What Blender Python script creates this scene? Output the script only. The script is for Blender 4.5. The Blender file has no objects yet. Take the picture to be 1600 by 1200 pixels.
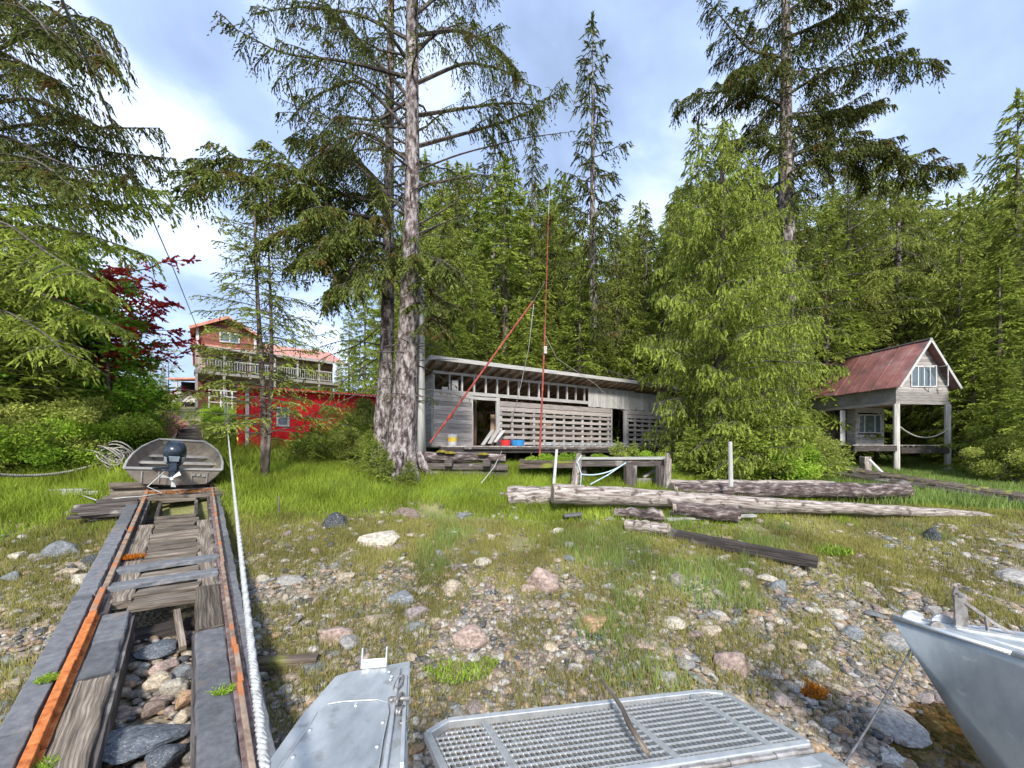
import bpy, math, random
import numpy as np
from mathutils import Vector, Matrix
random.seed(7)
C = bpy.context.scene.collection
scene = bpy.context.scene
# ------------------------------------------------------------------ camera, sky, sun, exposure
F = 622.0          # focal length in photo pixels
HZ = 700.0         # horizon row of the photograph
CH = 2.4           # eye height
cam_d = bpy.data.cameras.new('camera'); cam = bpy.data.objects.new('camera', cam_d); C.objects.link(cam)
cam.location = (0, 0, CH); cam.rotation_euler = (math.radians(90), 0, 0)
cam_d.sensor_width = 36; cam_d.lens = F/1600*36; cam_d.shift_y = (HZ-600)/1600
cam_d.clip_start = 0.05; cam_d.clip_end = 3000
scene.camera = cam
SUN_EL, SUN_AZ = 38, 176      # degrees; azimuth clockwise from +Y
world = bpy.data.worlds.new("World"); scene.world = world; world.use_nodes = True
wt = world.node_tree; wn = wt.nodes; wl = wt.links; wn.clear()
wo = wn.new('ShaderNodeOutputWorld')
sky = wn.new('ShaderNodeTexSky'); sky.sky_type = 'NISHITA'; sky.sun_disc = False
sky.sun_elevation = math.radians(SUN_EL); sky.sun_rotation = math.radians(SUN_AZ)
b1 = wn.new('ShaderNodeBackground'); b1.inputs[1].default_value = 0.09
wl.new(sky.outputs[0], b1.inputs[0])
b2 = wn.new('ShaderNodeBackground'); b2.inputs[1].default_value = 0.63
tc = wn.new('ShaderNodeTexCoord')
sep = wn.new('ShaderNodeSeparateXYZ'); wl.new(tc.outputs['Generated'], sep.inputs[0])
zz = wn.new('ShaderNodeMath'); zz.operation = 'MAXIMUM'; zz.inputs[1].default_value = 0.0; wl.new(sep.outputs[2], zz.inputs[0])
za = wn.new('ShaderNodeMath'); za.operation = 'ADD'; za.inputs[1].default_value = 0.35; wl.new(zz.outputs[0], za.inputs[0])
dx = wn.new('ShaderNodeMath'); dx.operation = 'DIVIDE'; wl.new(sep.outputs[0], dx.inputs[0]); wl.new(za.outputs[0], dx.inputs[1])
dy = wn.new('ShaderNodeMath'); dy.operation = 'DIVIDE'; wl.new(sep.outputs[1], dy.inputs[0]); wl.new(za.outputs[0], dy.inputs[1])
cmb = wn.new('ShaderNodeCombineXYZ'); wl.new(dx.outputs[0], cmb.inputs[0]); wl.new(dy.outputs[0], cmb.inputs[1])
n1 = wn.new('ShaderNodeTexNoise'); n1.inputs['Scale'].default_value = 2.1; n1.inputs['Detail'].default_value = 8; n1.inputs['Roughness'].default_value = 0.52
n1.inputs['Distortion'].default_value = 0.3
mp = wn.new('ShaderNodeMapping'); mp.inputs['Location'].default_value = (3.4, 1.7, 0); wl.new(cmb.outputs[0], mp.inputs[0]); wl.new(mp.outputs[0], n1.inputs[0])
cr = wn.new('ShaderNodeValToRGB'); cr.color_ramp.elements[0].position = 0.36; cr.color_ramp.elements[1].position = 0.63
cr.color_ramp.elements[0].color = (0.26, 0.34, 0.50, 1); cr.color_ramp.elements[1].color = (0.66, 0.75, 0.92, 1)
e = cr.color_ramp.elements.new(0.5); e.color = (0.36, 0.47, 0.73, 1)
wl.new(n1.outputs[0], cr.inputs[0]); wl.new(cr.outputs[0], b2.inputs[0])
mxs = wn.new('ShaderNodeMixShader'); mxs.inputs[0].default_value = 0.8
wl.new(b1.outputs[0], mxs.inputs[1]); wl.new(b2.outputs[0], mxs.inputs[2]); wl.new(mxs.outputs[0], wo.inputs[0])
sd = bpy.data.lights.new('sun', 'SUN'); sd.energy = 2.0; sd.angle = math.radians(9); sd.color = (1.0, 0.95, 0.87)
sun = bpy.data.objects.new('sun', sd); C.objects.link(sun)
az = math.radians(SUN_AZ); el = math.radians(SUN_EL)
sdir = Vector((math.sin(az)*math.cos(el), math.cos(az)*math.cos(el), math.sin(el)))
sun.rotation_euler = sdir.to_track_quat('Z', 'Y').to_euler()
scene.view_settings.view_transform = 'Standard'; scene.view_settings.look = 'None'
scene.view_settings.gamma = 1; scene.view_settings.exposure = 1.55; scene.view_settings.use_curve_mapping = False
scene.cycles.max_bounces = 8; scene.cycles.diffuse_bounces = 6; scene.cycles.transmission_bounces = 8; scene.cycles.transparent_max_bounces = 4

# ------------------------------------------------------------------ materials
def nmat(name):
    m = bpy.data.materials.new(name); m.use_nodes = True
    return m, m.node_tree.nodes, m.node_tree.links, m.node_tree.nodes['Principled BSDF']
def ramp(n, cols, pos=None):
    r = n.new('ShaderNodeValToRGB'); k = len(cols)
    pos = pos or [i/(k-1) for i in range(k)]
    while len(r.color_ramp.elements) < k: r.color_ramp.elements.new(0.5)
    for e, p, c in zip(r.color_ramp.elements, pos, cols): e.position = p; e.color = (*c, 1)
    return r
def surf(name, cols, pos=None, coord='Object', scale=4, stretch=(1, 1, 1), rough=0.85, bump=0.3, bscale=None, metal=0.0,
         rnd=0.0, detail=6, blotch=None, bdist=0.02, spec=0.3, voro=False, rvar=0):
    """two-scale noise colour with bump; rnd = strength of the per-piece brightness attribute"""
    m, n, l, p = nmat(name)
    t = n.new('ShaderNodeTexCoord'); mp = n.new('ShaderNodeMapping'); mp.inputs['Scale'].default_value = stretch
    l.new(t.outputs[coord], mp.inputs[0])
    no = n.new('ShaderNodeTexNoise'); no.inputs['Scale'].default_value = scale; no.inputs['Detail'].default_value = detail
    no.inputs['Roughness'].default_value = 0.65
    l.new(mp.outputs[0], no.inputs[0])
    r = ramp(n, cols, pos or ([0.3+0.4*i/(len(cols)-1) for i in range(len(cols))])); l.new(no.outputs[0], r.inputs[0])
    out = r.outputs[0]
    if blotch:                      # (colour, scale, threshold, amount): stains, moss or lichen of its own shape
        bc, bs, bt, ba = blotch
        n2 = n.new('ShaderNodeTexNoise'); n2.inputs['Scale'].default_value = bs; n2.inputs['Detail'].default_value = 5
        l.new(t.outputs[coord], n2.inputs[0])
        r2 = ramp(n, [(0, 0, 0), (ba, ba, ba)], [bt, bt+0.08]); l.new(n2.outputs[0], r2.inputs[0])
        mx = n.new('ShaderNodeMixRGB'); l.new(r2.outputs[0], mx.inputs[0]); l.new(out, mx.inputs[1]); mx.inputs[2].default_value = (*bc, 1)
        out = mx.outputs[0]
    if rnd:
        a = n.new('ShaderNodeAttribute'); a.attribute_name = 'rnd'
        mm = n.new('ShaderNodeMapRange'); mm.inputs[3].default_value = 1-rnd; mm.inputs[4].default_value = 1+rnd
        l.new(a.outputs['Fac'], mm.inputs[0])
        mu = n.new('ShaderNodeVectorMath'); mu.operation = 'SCALE'; l.new(out, mu.inputs[0]); l.new(mm.outputs[0], mu.inputs['Scale'])
        out = mu.outputs[0]
    l.new(out, p.inputs['Base Color'])
    p.inputs['Roughness'].default_value = rough; p.inputs['Metallic'].default_value = metal
    p.inputs['Specular IOR Level'].default_value = spec
    if rvar:
        nr_ = n.new('ShaderNodeTexNoise'); nr_.inputs['Scale'].default_value = 5; nr_.inputs['Detail'].default_value = 14; nr_.inputs['Roughness'].default_value = .75; nr_.inputs['Distortion'].default_value = 1.5; l.new(mp.outputs[0], nr_.inputs[0])
        mrr = n.new('ShaderNodeMapRange'); mrr.inputs[1].default_value = .35; mrr.inputs[2].default_value = .65; mrr.inputs[3].default_value = rough-rvar; mrr.inputs[4].default_value = rough+rvar; l.new(nr_.outputs[0], mrr.inputs[0]); l.new(mrr.outputs[0], p.inputs['Roughness'])
    if bump:
        bn = no
        if bscale:
            bn = n.new('ShaderNodeTexVoronoi' if voro else 'ShaderNodeTexNoise'); bn.inputs['Scale'].default_value = bscale
            l.new(mp.outputs[0], bn.inputs[0])
        b = n.new('ShaderNodeBump'); b.inputs['Strength'].default_value = bump; b.inputs['Distance'].default_value = bdist
        l.new(bn.outputs[0], b.inputs['Height']); l.new(b.outputs[0], p.inputs['Normal'])
    return m
def wood(name, c1, c2, c3, rnd=0.3, blotch=None, bump=0.5, rough=0.85):
    return surf(name, [c1, c2, c3], [0.32, 0.5, 0.68], 'UV', 3, (0.7, 14, 1), rough, bump, rnd=rnd, blotch=blotch, bdist=0.012)
def leafm(name, ca, cb, cc, trans=0.35, dry=None):
    m, n, l, p = nmat(name)
    a = n.new('ShaderNodeAttribute'); a.attribute_name = 'rnd'
    r = ramp(n, [ca, cb, cc], [0.0, 0.55, 1.0]); l.new(a.outputs['Fac'], r.inputs[0])
    g = n.new('ShaderNodeNewGeometry'); no = n.new('ShaderNodeTexNoise'); no.inputs['Scale'].default_value = 0.9; no.inputs['Detail'].default_value = 3
    l.new(g.outputs['Position'], no.inputs[0])
    mr = n.new('ShaderNodeMapRange'); mr.inputs[1].default_value = 0.3; mr.inputs[2].default_value = 0.7; mr.inputs[3].default_value = 0.65; mr.inputs[4].default_value = 1.35
    l.new(no.outputs[0], mr.inputs[0])
    mu = n.new('ShaderNodeVectorMath'); mu.operation = 'SCALE'; l.new(r.outputs[0], mu.inputs[0]); l.new(mr.outputs[0], mu.inputs['Scale'])
    out = mu.outputs[0]
    if dry:
        n2 = n.new('ShaderNodeTexNoise'); n2.inputs['Scale'].default_value = 2.3; n2.inputs['Detail'].default_value = 2; l.new(g.outputs['Position'], n2.inputs[0])
        r2 = ramp(n, [(0, 0, 0), (0.8, 0.8, 0.8)], [0.56, 0.66]); l.new(n2.outputs[0], r2.inputs[0])
        mx = n.new('ShaderNodeMixRGB'); l.new(r2.outputs[0], mx.inputs[0]); l.new(out, mx.inputs[1]); mx.inputs[2].default_value = (*dry, 1); out = mx.outputs[0]
    d = n.new('ShaderNodeBsdfDiffuse'); tr = n.new('ShaderNodeBsdfTranslucent'); l.new(out, d.inputs[0]); l.new(out, tr.inputs[0])
    ms = n.new('ShaderNodeMixShader'); ms.inputs[0].default_value = trans; l.new(d.outputs[0], ms.inputs[1]); l.new(tr.outputs[0], ms.inputs[2])
    o = n['Material Output']; l.new(ms.outputs[0], o.inputs[0]); n.remove(p)
    return m
M = {}
M['shed'] = wood('weathered_board', (.15, .135, .12), (.33, .30, .28), (.50, .48, .46), .28)
M['pale'] = wood('pale_board', (.24, .235, .225), (.42, .41, .395), (.56, .55, .53), .2)
M['lattice'] = wood('brown_grey_board', (.15, .13, .12), (.31, .275, .255), (.45, .41, .39), .3)
M['dark'] = wood('dark_wet_timber', (.022, .019, .018), (.07, .058, .052), (.16, .14, .13), .4, blotch=((.3, .28, .26), 2.2, .58, .7))
M['inner'] = wood('shed_inside_timber', (.16, .11, .07), (.34, .24, .16), (.46, .36, .26), .3)
M['mossy'] = wood('mossy_timber', (.03, .024, .02), (.1, .075, .06), (.22, .18, .15), .3, blotch=((.22, .24, .03), 1.6, .55, .9))
M['slate'] = surf('grey_board_cover', [(.085, .088, .095), (.125, .13, .14), (.175, .18, .185)], [.3, .5, .7], scale=16, rough=.85, bump=.4, rnd=.3, bdist=.008, blotch=((.18, .145, .12), 5, .6, .6), detail=9)
M['oldplank'] = wood('brown_split_plank', (.04, .032, .026), (.145, .118, .092), (.34, .29, .235), .45, blotch=((.25, .3, .05), 2.5, .68, .7), bump=.9)
M['rust'] = surf('orange_rust', [(.2, .05, .015), (.5, .15, .04), (.62, .24, .08)], scale=14, rough=.9, bump=.4)
M['oldrail'] = surf('rust_stained_rail', [(.1, .07, .05), (.26, .19, .14), (.38, .3, .23)], scale=9, rough=.9, bump=.4, blotch=((.45, .15, .05), 3.5, .5, .85))
M['rail'] = surf('rail_steel', [(.09, .05, .045), (.2, .14, .13), (.33, .27, .25)], scale=12, rough=.6, bump=.3, metal=.3)
M['redpole'] = surf('rusty_red_paint', [(.16, .03, .022), (.32, .06, .045), (.4, .13, .1)], scale=9, rough=.7, bump=.2)
M['redwall'] = surf('red_siding_paint', [(.5, .008, .012), (.72, .015, .02), (.78, .03, .03)], coord='Object', scale=2.5, rough=.6, bump=.2)
M['housewall'] = wood('brown_red_siding', (.12, .04, .03), (.22, .08, .06), (.3, .12, .09), .2)
M['tanwall'] = wood('weathered_tan_siding', (.2, .13, .09), (.36, .26, .19), (.45, .35, .27), .2)
M['redroof'] = surf('orange_red_metal_roof', [(.45, .12, .07), (.56, .24, .17), (.62, .38, .31)], scale=3, rough=.45, bump=.1)
M['white'] = surf('white_paint', [(.4, .4, .39), (.56, .56, .545), (.66, .66, .64)], scale=6, rough=.6, bump=.15)
M['cabroof'] = surf('rusted_red_roof', [(.17, .09, .08), (.31, .13, .115), (.38, .23, .21)], [.34, .5, .68], scale=1.1, stretch=(1, 1, 1), rough=.7, bump=.2, rnd=.3, blotch=((.12, .09, .1), .9, .56, .6))
M['grey_ply'] = surf('grey_plywood', [(.17, .16, .15), (.27, .26, .245), (.33, .32, .31)], scale=2, rough=.8, bump=.2)
M['tin'] = surf('galvanised_roof', [(.4, .43, .45), (.55, .58, .6), (.68, .7, .72)], scale=3, rough=.45, metal=.3, bump=.1)
M['bark'] = surf('grey_lichen_bark', [(.04, .03, .028), (.15, .12, .112), (.38, .345, .335)], [.4, .5, .61], 'Object', 9, (1, 1, .4), .95, 1.0, bscale=14, bdist=.06, blotch=((.36, .34, .335), 12, .58, .8), detail=9)
M['limb'] = surf('dark_limb_bark', [(.03, .024, .02), (.09, .075, .065), (.2, .18, .17)], scale=12, rough=.95, bump=.5)
M['bark2'] = surf('brown_bark', [(.05, .04, .03), (.13, .1, .08), (.25, .21, .18)], [.36, .5, .64], 'Object', 6, (1, 1, .4), .95, .8, bscale=14, bdist=.03)
M['snag'] = surf('bleached_trunk', [(.3, .28, .25), (.52, .5, .46), (.66, .64, .6)], [.35, .5, .65], 'Object', 3, (4, 4, .3), .9, .4)
M['log'] = surf('bleached_log', [(.08, .06, .05), (.27, .225, .195), (.52, .48, .44)], [.36, .48, .64], 'UV', 5, (.5, 3.5, 1), .9, .8, bdist=.03, blotch=((.075, .058, .05), 5.5, .56, .85), detail=12)
M['barklog'] = surf('barky_log', [(.035, .026, .025), (.12, .09, .085), (.42, .38, .35)], [.38, .52, .68], 'UV', 4.5, (.8, 2.5, 1), .95, 1, bdist=.04, detail=9)
M['logend'] = surf('cut_log_end', [(.15, .11, .08), (.34, .28, .22), (.5, .44, .37)], scale=9, rough=.9, bump=.5)
M['alu'] = surf('scuffed_aluminium', [(.27, .3, .315), (.42, .45, .465), (.6, .62, .63)], [.36, .52, .7], scale=4.5, rough=.5, metal=.4, bump=.25, bscale=25, bdist=.003, stretch=(1, .55, 1), blotch=((.26, .26, .25), 15, .58, .65), detail=14, rvar=.22)
M['alu2'] = surf('bright_aluminium', [(.5, .52, .53), (.62, .64, .65), (.74, .75, .76)], scale=18, rough=.38, metal=.6, bump=.08)
M['hull'] = surf('grey_painted_hull', [(.22, .26, .28), (.31, .35, .37), (.42, .46, .48)], [.34, .5, .7], scale=3, stretch=(1, 1, .35), rough=.5, metal=.2, bump=.12, bscale=40, bdist=.003, blotch=((.5, .54, .56), 9, .6, .5), detail=14, rvar=.2)
M['steel'] = surf('worn_steel', [(.16, .14, .13), (.3, .28, .26), (.45, .43, .42)], scale=16, rough=.5, metal=.6, bump=.2)
M['skiff'] = surf('olive_grey_hull', [(.15, .13, .105), (.23, .2, .165), (.29, .26, .22)], scale=3, rough=.5, metal=.3, bump=.1, blotch=((.4, .38, .34), 8, .68, .5))
M['skiffin'] = surf('skiff_inside', [(.2, .19, .17), (.33, .31, .28), (.42, .4, .37)], scale=4, rough=.6, metal=.2, bump=.1)
M['cowl'] = surf('black_blue_cowling', [(.012, .018, .03), (.02, .03, .045), (.03, .045, .065)], scale=6, rough=.25, bump=0, spec=.6)
M['plastic'] = surf('pale_decal', [(.25, .3, .36), (.36, .42, .48), (.5, .55, .6)], scale=6, rough=.3, bump=0)
M['ropew'] = surf('white_rope', [(.3, .3, .28), (.44, .44, .42), (.52, .52, .5)], scale=30, rough=.9, bump=.3)
M['ropeg'] = surf('old_grey_rope', [(.15, .14, .12), (.32, .3, .27), (.5, .48, .44)], scale=25, rough=.95, bump=.5)
M['ropeb'] = surf('pale_blue_rope', [(.3, .42, .45), (.45, .58, .6), (.6, .7, .7)], scale=25, rough=.9, bump=.3)
M['cable'] = surf('steel_cable', [(.1, .1, .1), (.2, .2, .2), (.3, .3, .3)], scale=20, rough=.5, metal=.6, bump=0)
M['blue'] = surf('blue_plastic', [(.02, .14, .35), (.03, .22, .5), (.05, .28, .6)], scale=6, rough=.5, bump=0)
M['redp'] = surf('red_plastic', [(.4, .02, .02), (.55, .03, .03), (.6, .06, .05)], scale=6, rough=.5, bump=0)
M['yellow'] = surf('yellow_label', [(.6, .4, .03), (.7, .5, .05), (.75, .55, .1)], scale=6, rough=.6, bump=0)
M['concrete'] = surf('stained_base', [(.15, .15, .14), (.3, .3, .28), (.42, .42, .4)], scale=3, rough=.9, bump=.3)
M['moss'] = surf('yellow_moss', [(.05, .055, .01), (.17, .15, .02), (.36, .22, .03)], scale=9, rough=1, bump=1, bdist=.03)
m, n_, l_, p_ = nmat('window_glass'); p_.inputs['Base Color'].default_value = (.09, .12, .14, 1); p_.inputs['Roughness'].default_value = .06; p_.inputs['Specular IOR Level'].default_value = .9; M['glass'] = m
m, n_, l_, p_ = nmat('painted_interior_shade'); p_.inputs['Base Color'].default_value = (.02, .017, .015, 1); p_.inputs['Roughness'].default_value = 1; M['black'] = m  # near-black colour that stands in for the shade inside buildings
M['spruce'] = leafm('spruce_needles', (.042, .054, .018), (.095, .115, .034), (.18, .21, .055), .3, dry=(.13, .075, .03))
M['spruce2'] = leafm('bright_spruce_needles', (.125, .15, .032), (.25, .295, .06), (.42, .48, .11), .4)
M['spruce3'] = leafm('olive_spruce_needles', (.055, .07, .02), (.125, .155, .04), (.24, .29, .07), .35, dry=(.15, .09, .03))
M['cedar'] = leafm('cedar_sprays', (.13, .17, .03), (.28, .345, .065), (.45, .52, .12), .45)
M['hemlock'] = leafm('hemlock_sprays', (.12, .17, .035), (.255, .32, .055), (.43, .51, .11), .45)
M['shrub'] = leafm('shrub_leaves', (0.117, 0.195, 0.026), (0.260, 0.403, 0.046), (0.494, 0.650, 0.091), .45)
M['olive'] = leafm('olive_shrub_leaves', (0.116, 0.145, 0.036), (0.275, 0.319, 0.072), (0.464, 0.493, 0.131), .4)
M['mapleg'] = leafm('green_maple_leaves', (0.081, 0.184, 0.023), (0.196, 0.380, 0.034), (0.368, 0.575, 0.081), .45)
M['mapler'] = leafm('dark_red_maple_leaves', (.2, .03, .035), (.46, .05, .06), (.68, .14, .08), .45)
M['pink'] = leafm('pink_blossom', (.6, .2, .17), (.72, .4, .34), (.8, .6, .5), .3)
M['grassa'] = leafm('marsh_grass', (.17, .145, .055), (.31, .29, .09), (.42, .42, .15), .35)
M['grassb'] = leafm('lush_grass', (.14, .17, .025), (.27, .36, .045), (.44, .52, .1), .4)
M['grassc'] = leafm('blue_green_grass', (.14, .2, .05), (.24, .33, .09), (.36, .46, .15), .4)
M['weed'] = leafm('orange_seaweed', (.3, .06, .01), (.5, .15, .02), (.6, .3, .03), .2)
# rock: the object's own colour, mottled
def rockmat(name, attr):
    m, n, l, p = nmat(name)
    t = n.new('ShaderNodeTexCoord'); no = n.new('ShaderNodeTexNoise'); no.inputs['Scale'].default_value = 5 if not attr else 26; no.inputs['Detail'].default_value = 8; no.inputs['Roughness'].default_value = .7
    l.new(t.outputs['Object'], no.inputs[0])
    r = ramp(n, [(.45, .42, .4), (.95, .95, .95), (1.55, 1.55, 1.5)], [.34, .5, .66]); l.new(no.outputs[0], r.inputs[0])
    mu = n.new('ShaderNodeMixRGB'); mu.blend_type = 'MULTIPLY'; mu.inputs[0].default_value = 1; l.new(r.outputs[0], mu.inputs[2])
    if attr:
        a = n.new('ShaderNodeAttribute'); a.attribute_name = 'rnd'
        rr = ramp(n, [(.07, .07, .075), (.25, .21, .165), (.15, .135, .12), (.31, .26, .2), (.21, .16, .14), (.17, .175, .17), (.27, .19, .12), (.36, .34, .31), (.3, .235, .19), (.13, .11, .09)]); rr.color_ramp.interpolation = 'CONSTANT'
        l.new(a.outputs['Fac'], rr.inputs[0]); l.new(rr.outputs[0], mu.inputs[1])
    else:
        o = n.new('ShaderNodeObjectInfo'); l.new(o.outputs['Color'], mu.inputs[1])
    nb_ = n.new('ShaderNodeTexNoise'); nb_.inputs['Scale'].default_value = 38 if attr else 13; nb_.inputs['Detail'].default_value = 4; l.new(t.outputs['Object'], nb_.inputs[0])
    rb_ = ramp(n, [(0, 0, 0), (.75, .75, .75)], [.6, .67]); l.new(nb_.outputs[0], rb_.inputs[0]); mb2 = n.new('ShaderNodeMixRGB'); l.new(rb_.outputs[0], mb2.inputs[0]); l.new(mu.outputs[0], mb2.inputs[1]); mb2.inputs[2].default_value = (.42, .4, .36, 1)
    l.new(mb2.outputs[0], p.inputs['Base Color']); p.inputs['Roughness'].default_value = .75; p.inputs['Specular IOR Level'].default_value = .35
    b = n.new('ShaderNodeBump'); b.inputs['Strength'].default_value = .5; b.inputs['Distance'].default_value = .02
    l.new(no.outputs[0], b.inputs['Height']); l.new(b.outputs[0], p.inputs['Normal'])
    return m
M['rock'] = rockmat('stone', False); M['pebble'] = rockmat('pebble_stone', True)

# ------------------------------------------------------------------ mesh helpers
ORG = {}
def tag(o, label=None, cat=None, group=None, kind=None):
    if label: o['label'] = label
    if cat: o['category'] = cat
    if group: o['group'] = group
    if kind: o['kind'] = kind
    return o
def link(name, me, loc, parent):
    o = bpy.data.objects.new(name, me); C.objects.link(o); loc = Vector(loc)
    ORG[o] = loc
    if parent is not None: o.parent = parent; o.location = loc - ORG[parent]
    else: o.location = loc
    return o
def thing(name, label, cat, loc, group=None):
    o = link(name, None, loc, None); o.empty_display_size = .2
    return tag(o, label, cat, group)
class MB:
    def __init__(s, T=None): s.V = []; s.F = []; s.UV = []; s.R = []; s.T = T
    def add(s, vs, fs, uvs=None, rnd=None):
        b = len(s.V); rnd = random.random() if rnd is None else rnd
        for v in vs:
            v = Vector(v); s.V.append(s.T @ v if s.T else v)
        ou, ov = random.random()*50, random.random()*50
        for i, f in enumerate(fs):
            s.F.append([b+k for k in f])
            s.UV.append([(u+ou, v+ov) for u, v in uvs[i]] if uvs else [(vs[k][0]+ou, vs[k][2]+vs[k][1]+ov) for k in f])
            s.R.append(rnd)
        return s
    def beam(s, p0, p1, w, h, up=(0, 0, 1), rnd=None, taper=1.0):
        p0 = Vector(p0); p1 = Vector(p1); t = (p1-p0); L = t.length; t.normalize()
        sd = t.cross(Vector(up))
        if sd.length < 1e-4: sd = t.cross(Vector((0, 1, 0)))
        sd.normalize(); u = sd.cross(t)
        vs = []
        for p, k in ((p0, 1), (p1, taper)):
            for a, b in ((-1, -1), (1, -1), (1, 1), (-1, 1)): vs.append(p+sd*(a*w/2*k)+u*(b*h/2*k))
        fs = [(0, 1, 2, 3), (7, 6, 5, 4), (0, 4, 5, 1), (1, 5, 6, 2), (2, 6, 7, 3), (3, 7, 4, 0)]
        q = [(0, 0), (w, 0), (w, h), (0, h)]
        uv = [q, q] + [[(0, o), (L, o), (L, o+e), (0, o+e)] for o, e in ((0, w), (w, h), (w+h, w), (2*w+h, h))]
        return s.add(vs, fs, uv, rnd)
    def rag(s, p0, p1, w, h, j=.008, step=.12, rnd=None):
        p0 = Vector(p0); p1 = Vector(p1); t = (p1-p0); L = t.length; t.normalize(); sd = t.cross(Vector((0, 0, 1))).normalized(); u = sd.cross(t); n = max(2, int(L/step))
        vs = []; fs = []; uv = []; q = [(-1, -1), (1, -1), (1, .75), (.85, 1), (-.85, 1), (-1, .75)]; m = 6; per = [0, w, w+h, w+h, 2*w+h, 2*w+h, 2*w+2*h]
        for i in range(n+1):
            p = p0.lerp(p1, i/n); e = random.uniform(-1, 1)*j*(3 if i in (0, n) else 0)
            for a, b in q: vs.append(p+t*(e+random.uniform(-1, 1)*j*(1.5 if i in (0, n) else 0))+sd*(a*w/2+random.uniform(-j, j))+u*(b*h/2+random.uniform(-j, j)*.5))
        for i in range(n):
            for k in range(m):
                k2 = (k+1) % m; fs.append((i*m+k, i*m+k2, (i+1)*m+k2, (i+1)*m+k)); a, b = L*i/n, L*(i+1)/n; c0, c1 = per[k], per[k+1]+.02; uv.append([(a, c0), (a, c1), (b, c1), (b, c0)])
        for base, rv in ((0, True), (n*m, False)): f = list(range(base, base+m)); fs.append(f[::-1] if rv else f); uv.append([(0, .02*z) for z in range(m)])
        return s.add(vs, fs, uv, rnd)
    def box(s, x0, x1, y0, y1, z0, z1, rnd=None):
        d = [x1-x0, y1-y0, z1-z0]; k = d.index(max(d)); c = [(x0+x1)/2, (y0+y1)/2, (z0+z1)/2]
        if k == 0: return s.beam((x0, c[1], c[2]), (x1, c[1], c[2]), d[1], d[2], (0, 0, 1), rnd)
        if k == 1: return s.beam((c[0], y0, c[2]), (c[0], y1, c[2]), d[0], d[2], (0, 0, 1), rnd)
        return s.beam((c[0], c[1], z0), (c[0], c[1], z1), d[0], d[1], (0, 1, 0), rnd)
    def tube(s, pts, rads, n=8, cap=True, rnd=None, jit=0, cap_open=False):
        pts = [Vector(p) for p in pts]
        if not hasattr(rads, '__len__'): rads = [rads]*len(pts)
        vs = []; fs = []; uv = []; L = 0; Ls = []
        ref = None
        for i, p in enumerate(pts):
            t = (pts[min(i+1, len(pts)-1)]-pts[max(i-1, 0)]).normalized()
            if ref is None: ref = t.orthogonal().normalized()
            ref = (ref - t*ref.dot(t)).normalized(); bn = t.cross(ref)
            if i: L += (p-pts[i-1]).length
            Ls.append(L)
            for k in range(n):
                a = 2*math.pi*k/n; r = rads[i]*(1+random.uniform(-jit, jit))
                vs.append(p+ref*(math.cos(a)*r)+bn*(math.sin(a)*r))
        c = 2*math.pi*max(rads)
        for i in range(len(pts)-1):
            for k in range(n):
                k2 = (k+1) % n
                fs.append((i*n+k, i*n+k2, (i+1)*n+k2, (i+1)*n+k))
                uv.append([(Ls[i], c*k/n), (Ls[i], c*(k+1)/n), (Ls[i+1], c*(k+1)/n), (Ls[i+1], c*k/n)])
        if cap:
            for base, rev in ((0, True), ((len(pts)-1)*n, False)):
                f = list(range(base, base+n)); f = f[::-1] if rev else f
                fs.append(f); uv.append([(math.cos(2*math.pi*k/n)*.1, math.sin(2*math.pi*k/n)*.1) for k in range(n)])
        return s.add(vs, fs, uv, rnd)
    def prism(s, poly, off, rnd=None):
        n = len(poly); poly = [Vector(p) for p in poly]; off = Vector(off)
        vs = poly+[p+off for p in poly]
        fs = [tuple(range(n))[::-1], tuple(range(n, 2*n))]+[(i, (i+1) % n, n+(i+1) % n, n+i) for i in range(n)]
        return s.add(vs, fs, None, rnd)
    def lathe(s, prof, c=(0, 0, 0), n=16, rnd=None):
        vs = []; fs = []
        for r, z in prof:
            for k in range(n):
                a = 2*math.pi*k/n; vs.append((c[0]+r*math.cos(a), c[1]+r*math.sin(a), c[2]+z))
        for i in range(len(prof)-1):
            for k in range(n): fs.append((i*n+k, i*n+(k+1) % n, (i+1)*n+(k+1) % n, (i+1)*n+k))
        return s.add(vs, fs, None, rnd)
    def mesh(s, name, mat, org):
        me = bpy.data.meshes.new(name)
        me.from_pydata([tuple(v-org) for v in s.V], [], s.F)
        uvl = me.uv_layers.new(name='UVMap'); fl = [c for f in s.UV for uv in f for c in uv]
        uvl.data.foreach_set('uv', fl)
        a = me.attributes.new('rnd', 'FLOAT', 'FACE'); a.data.foreach_set('value', s.R)
        me.materials.append(mat)
        return me
    def build(s, name, mat, parent=None, smooth=False, bevel=0, org=None, solid=0):
        if org is None:
            lo = [min(v[i] for v in s.V) for i in range(3)]; hi = [max(v[i] for v in s.V) for i in range(3)]
            org = Vector(((lo[0]+hi[0])/2, (lo[1]+hi[1])/2, lo[2]))
        org = Vector(org); me = s.mesh(name, M[mat], org)
        if smooth: me.polygons.foreach_set('use_smooth', [True]*len(me.polygons))
        o = link(name, me, org, parent)
        if solid: md = o.modifiers.new('solid', 'SOLIDIFY'); md.thickness = solid; md.offset = 0
        if bevel: md = o.modifiers.new('bevel', 'BEVEL'); md.width = bevel; md.segments = 2; md.limit_method = 'ANGLE'; md.angle_limit = .7
        return o
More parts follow.
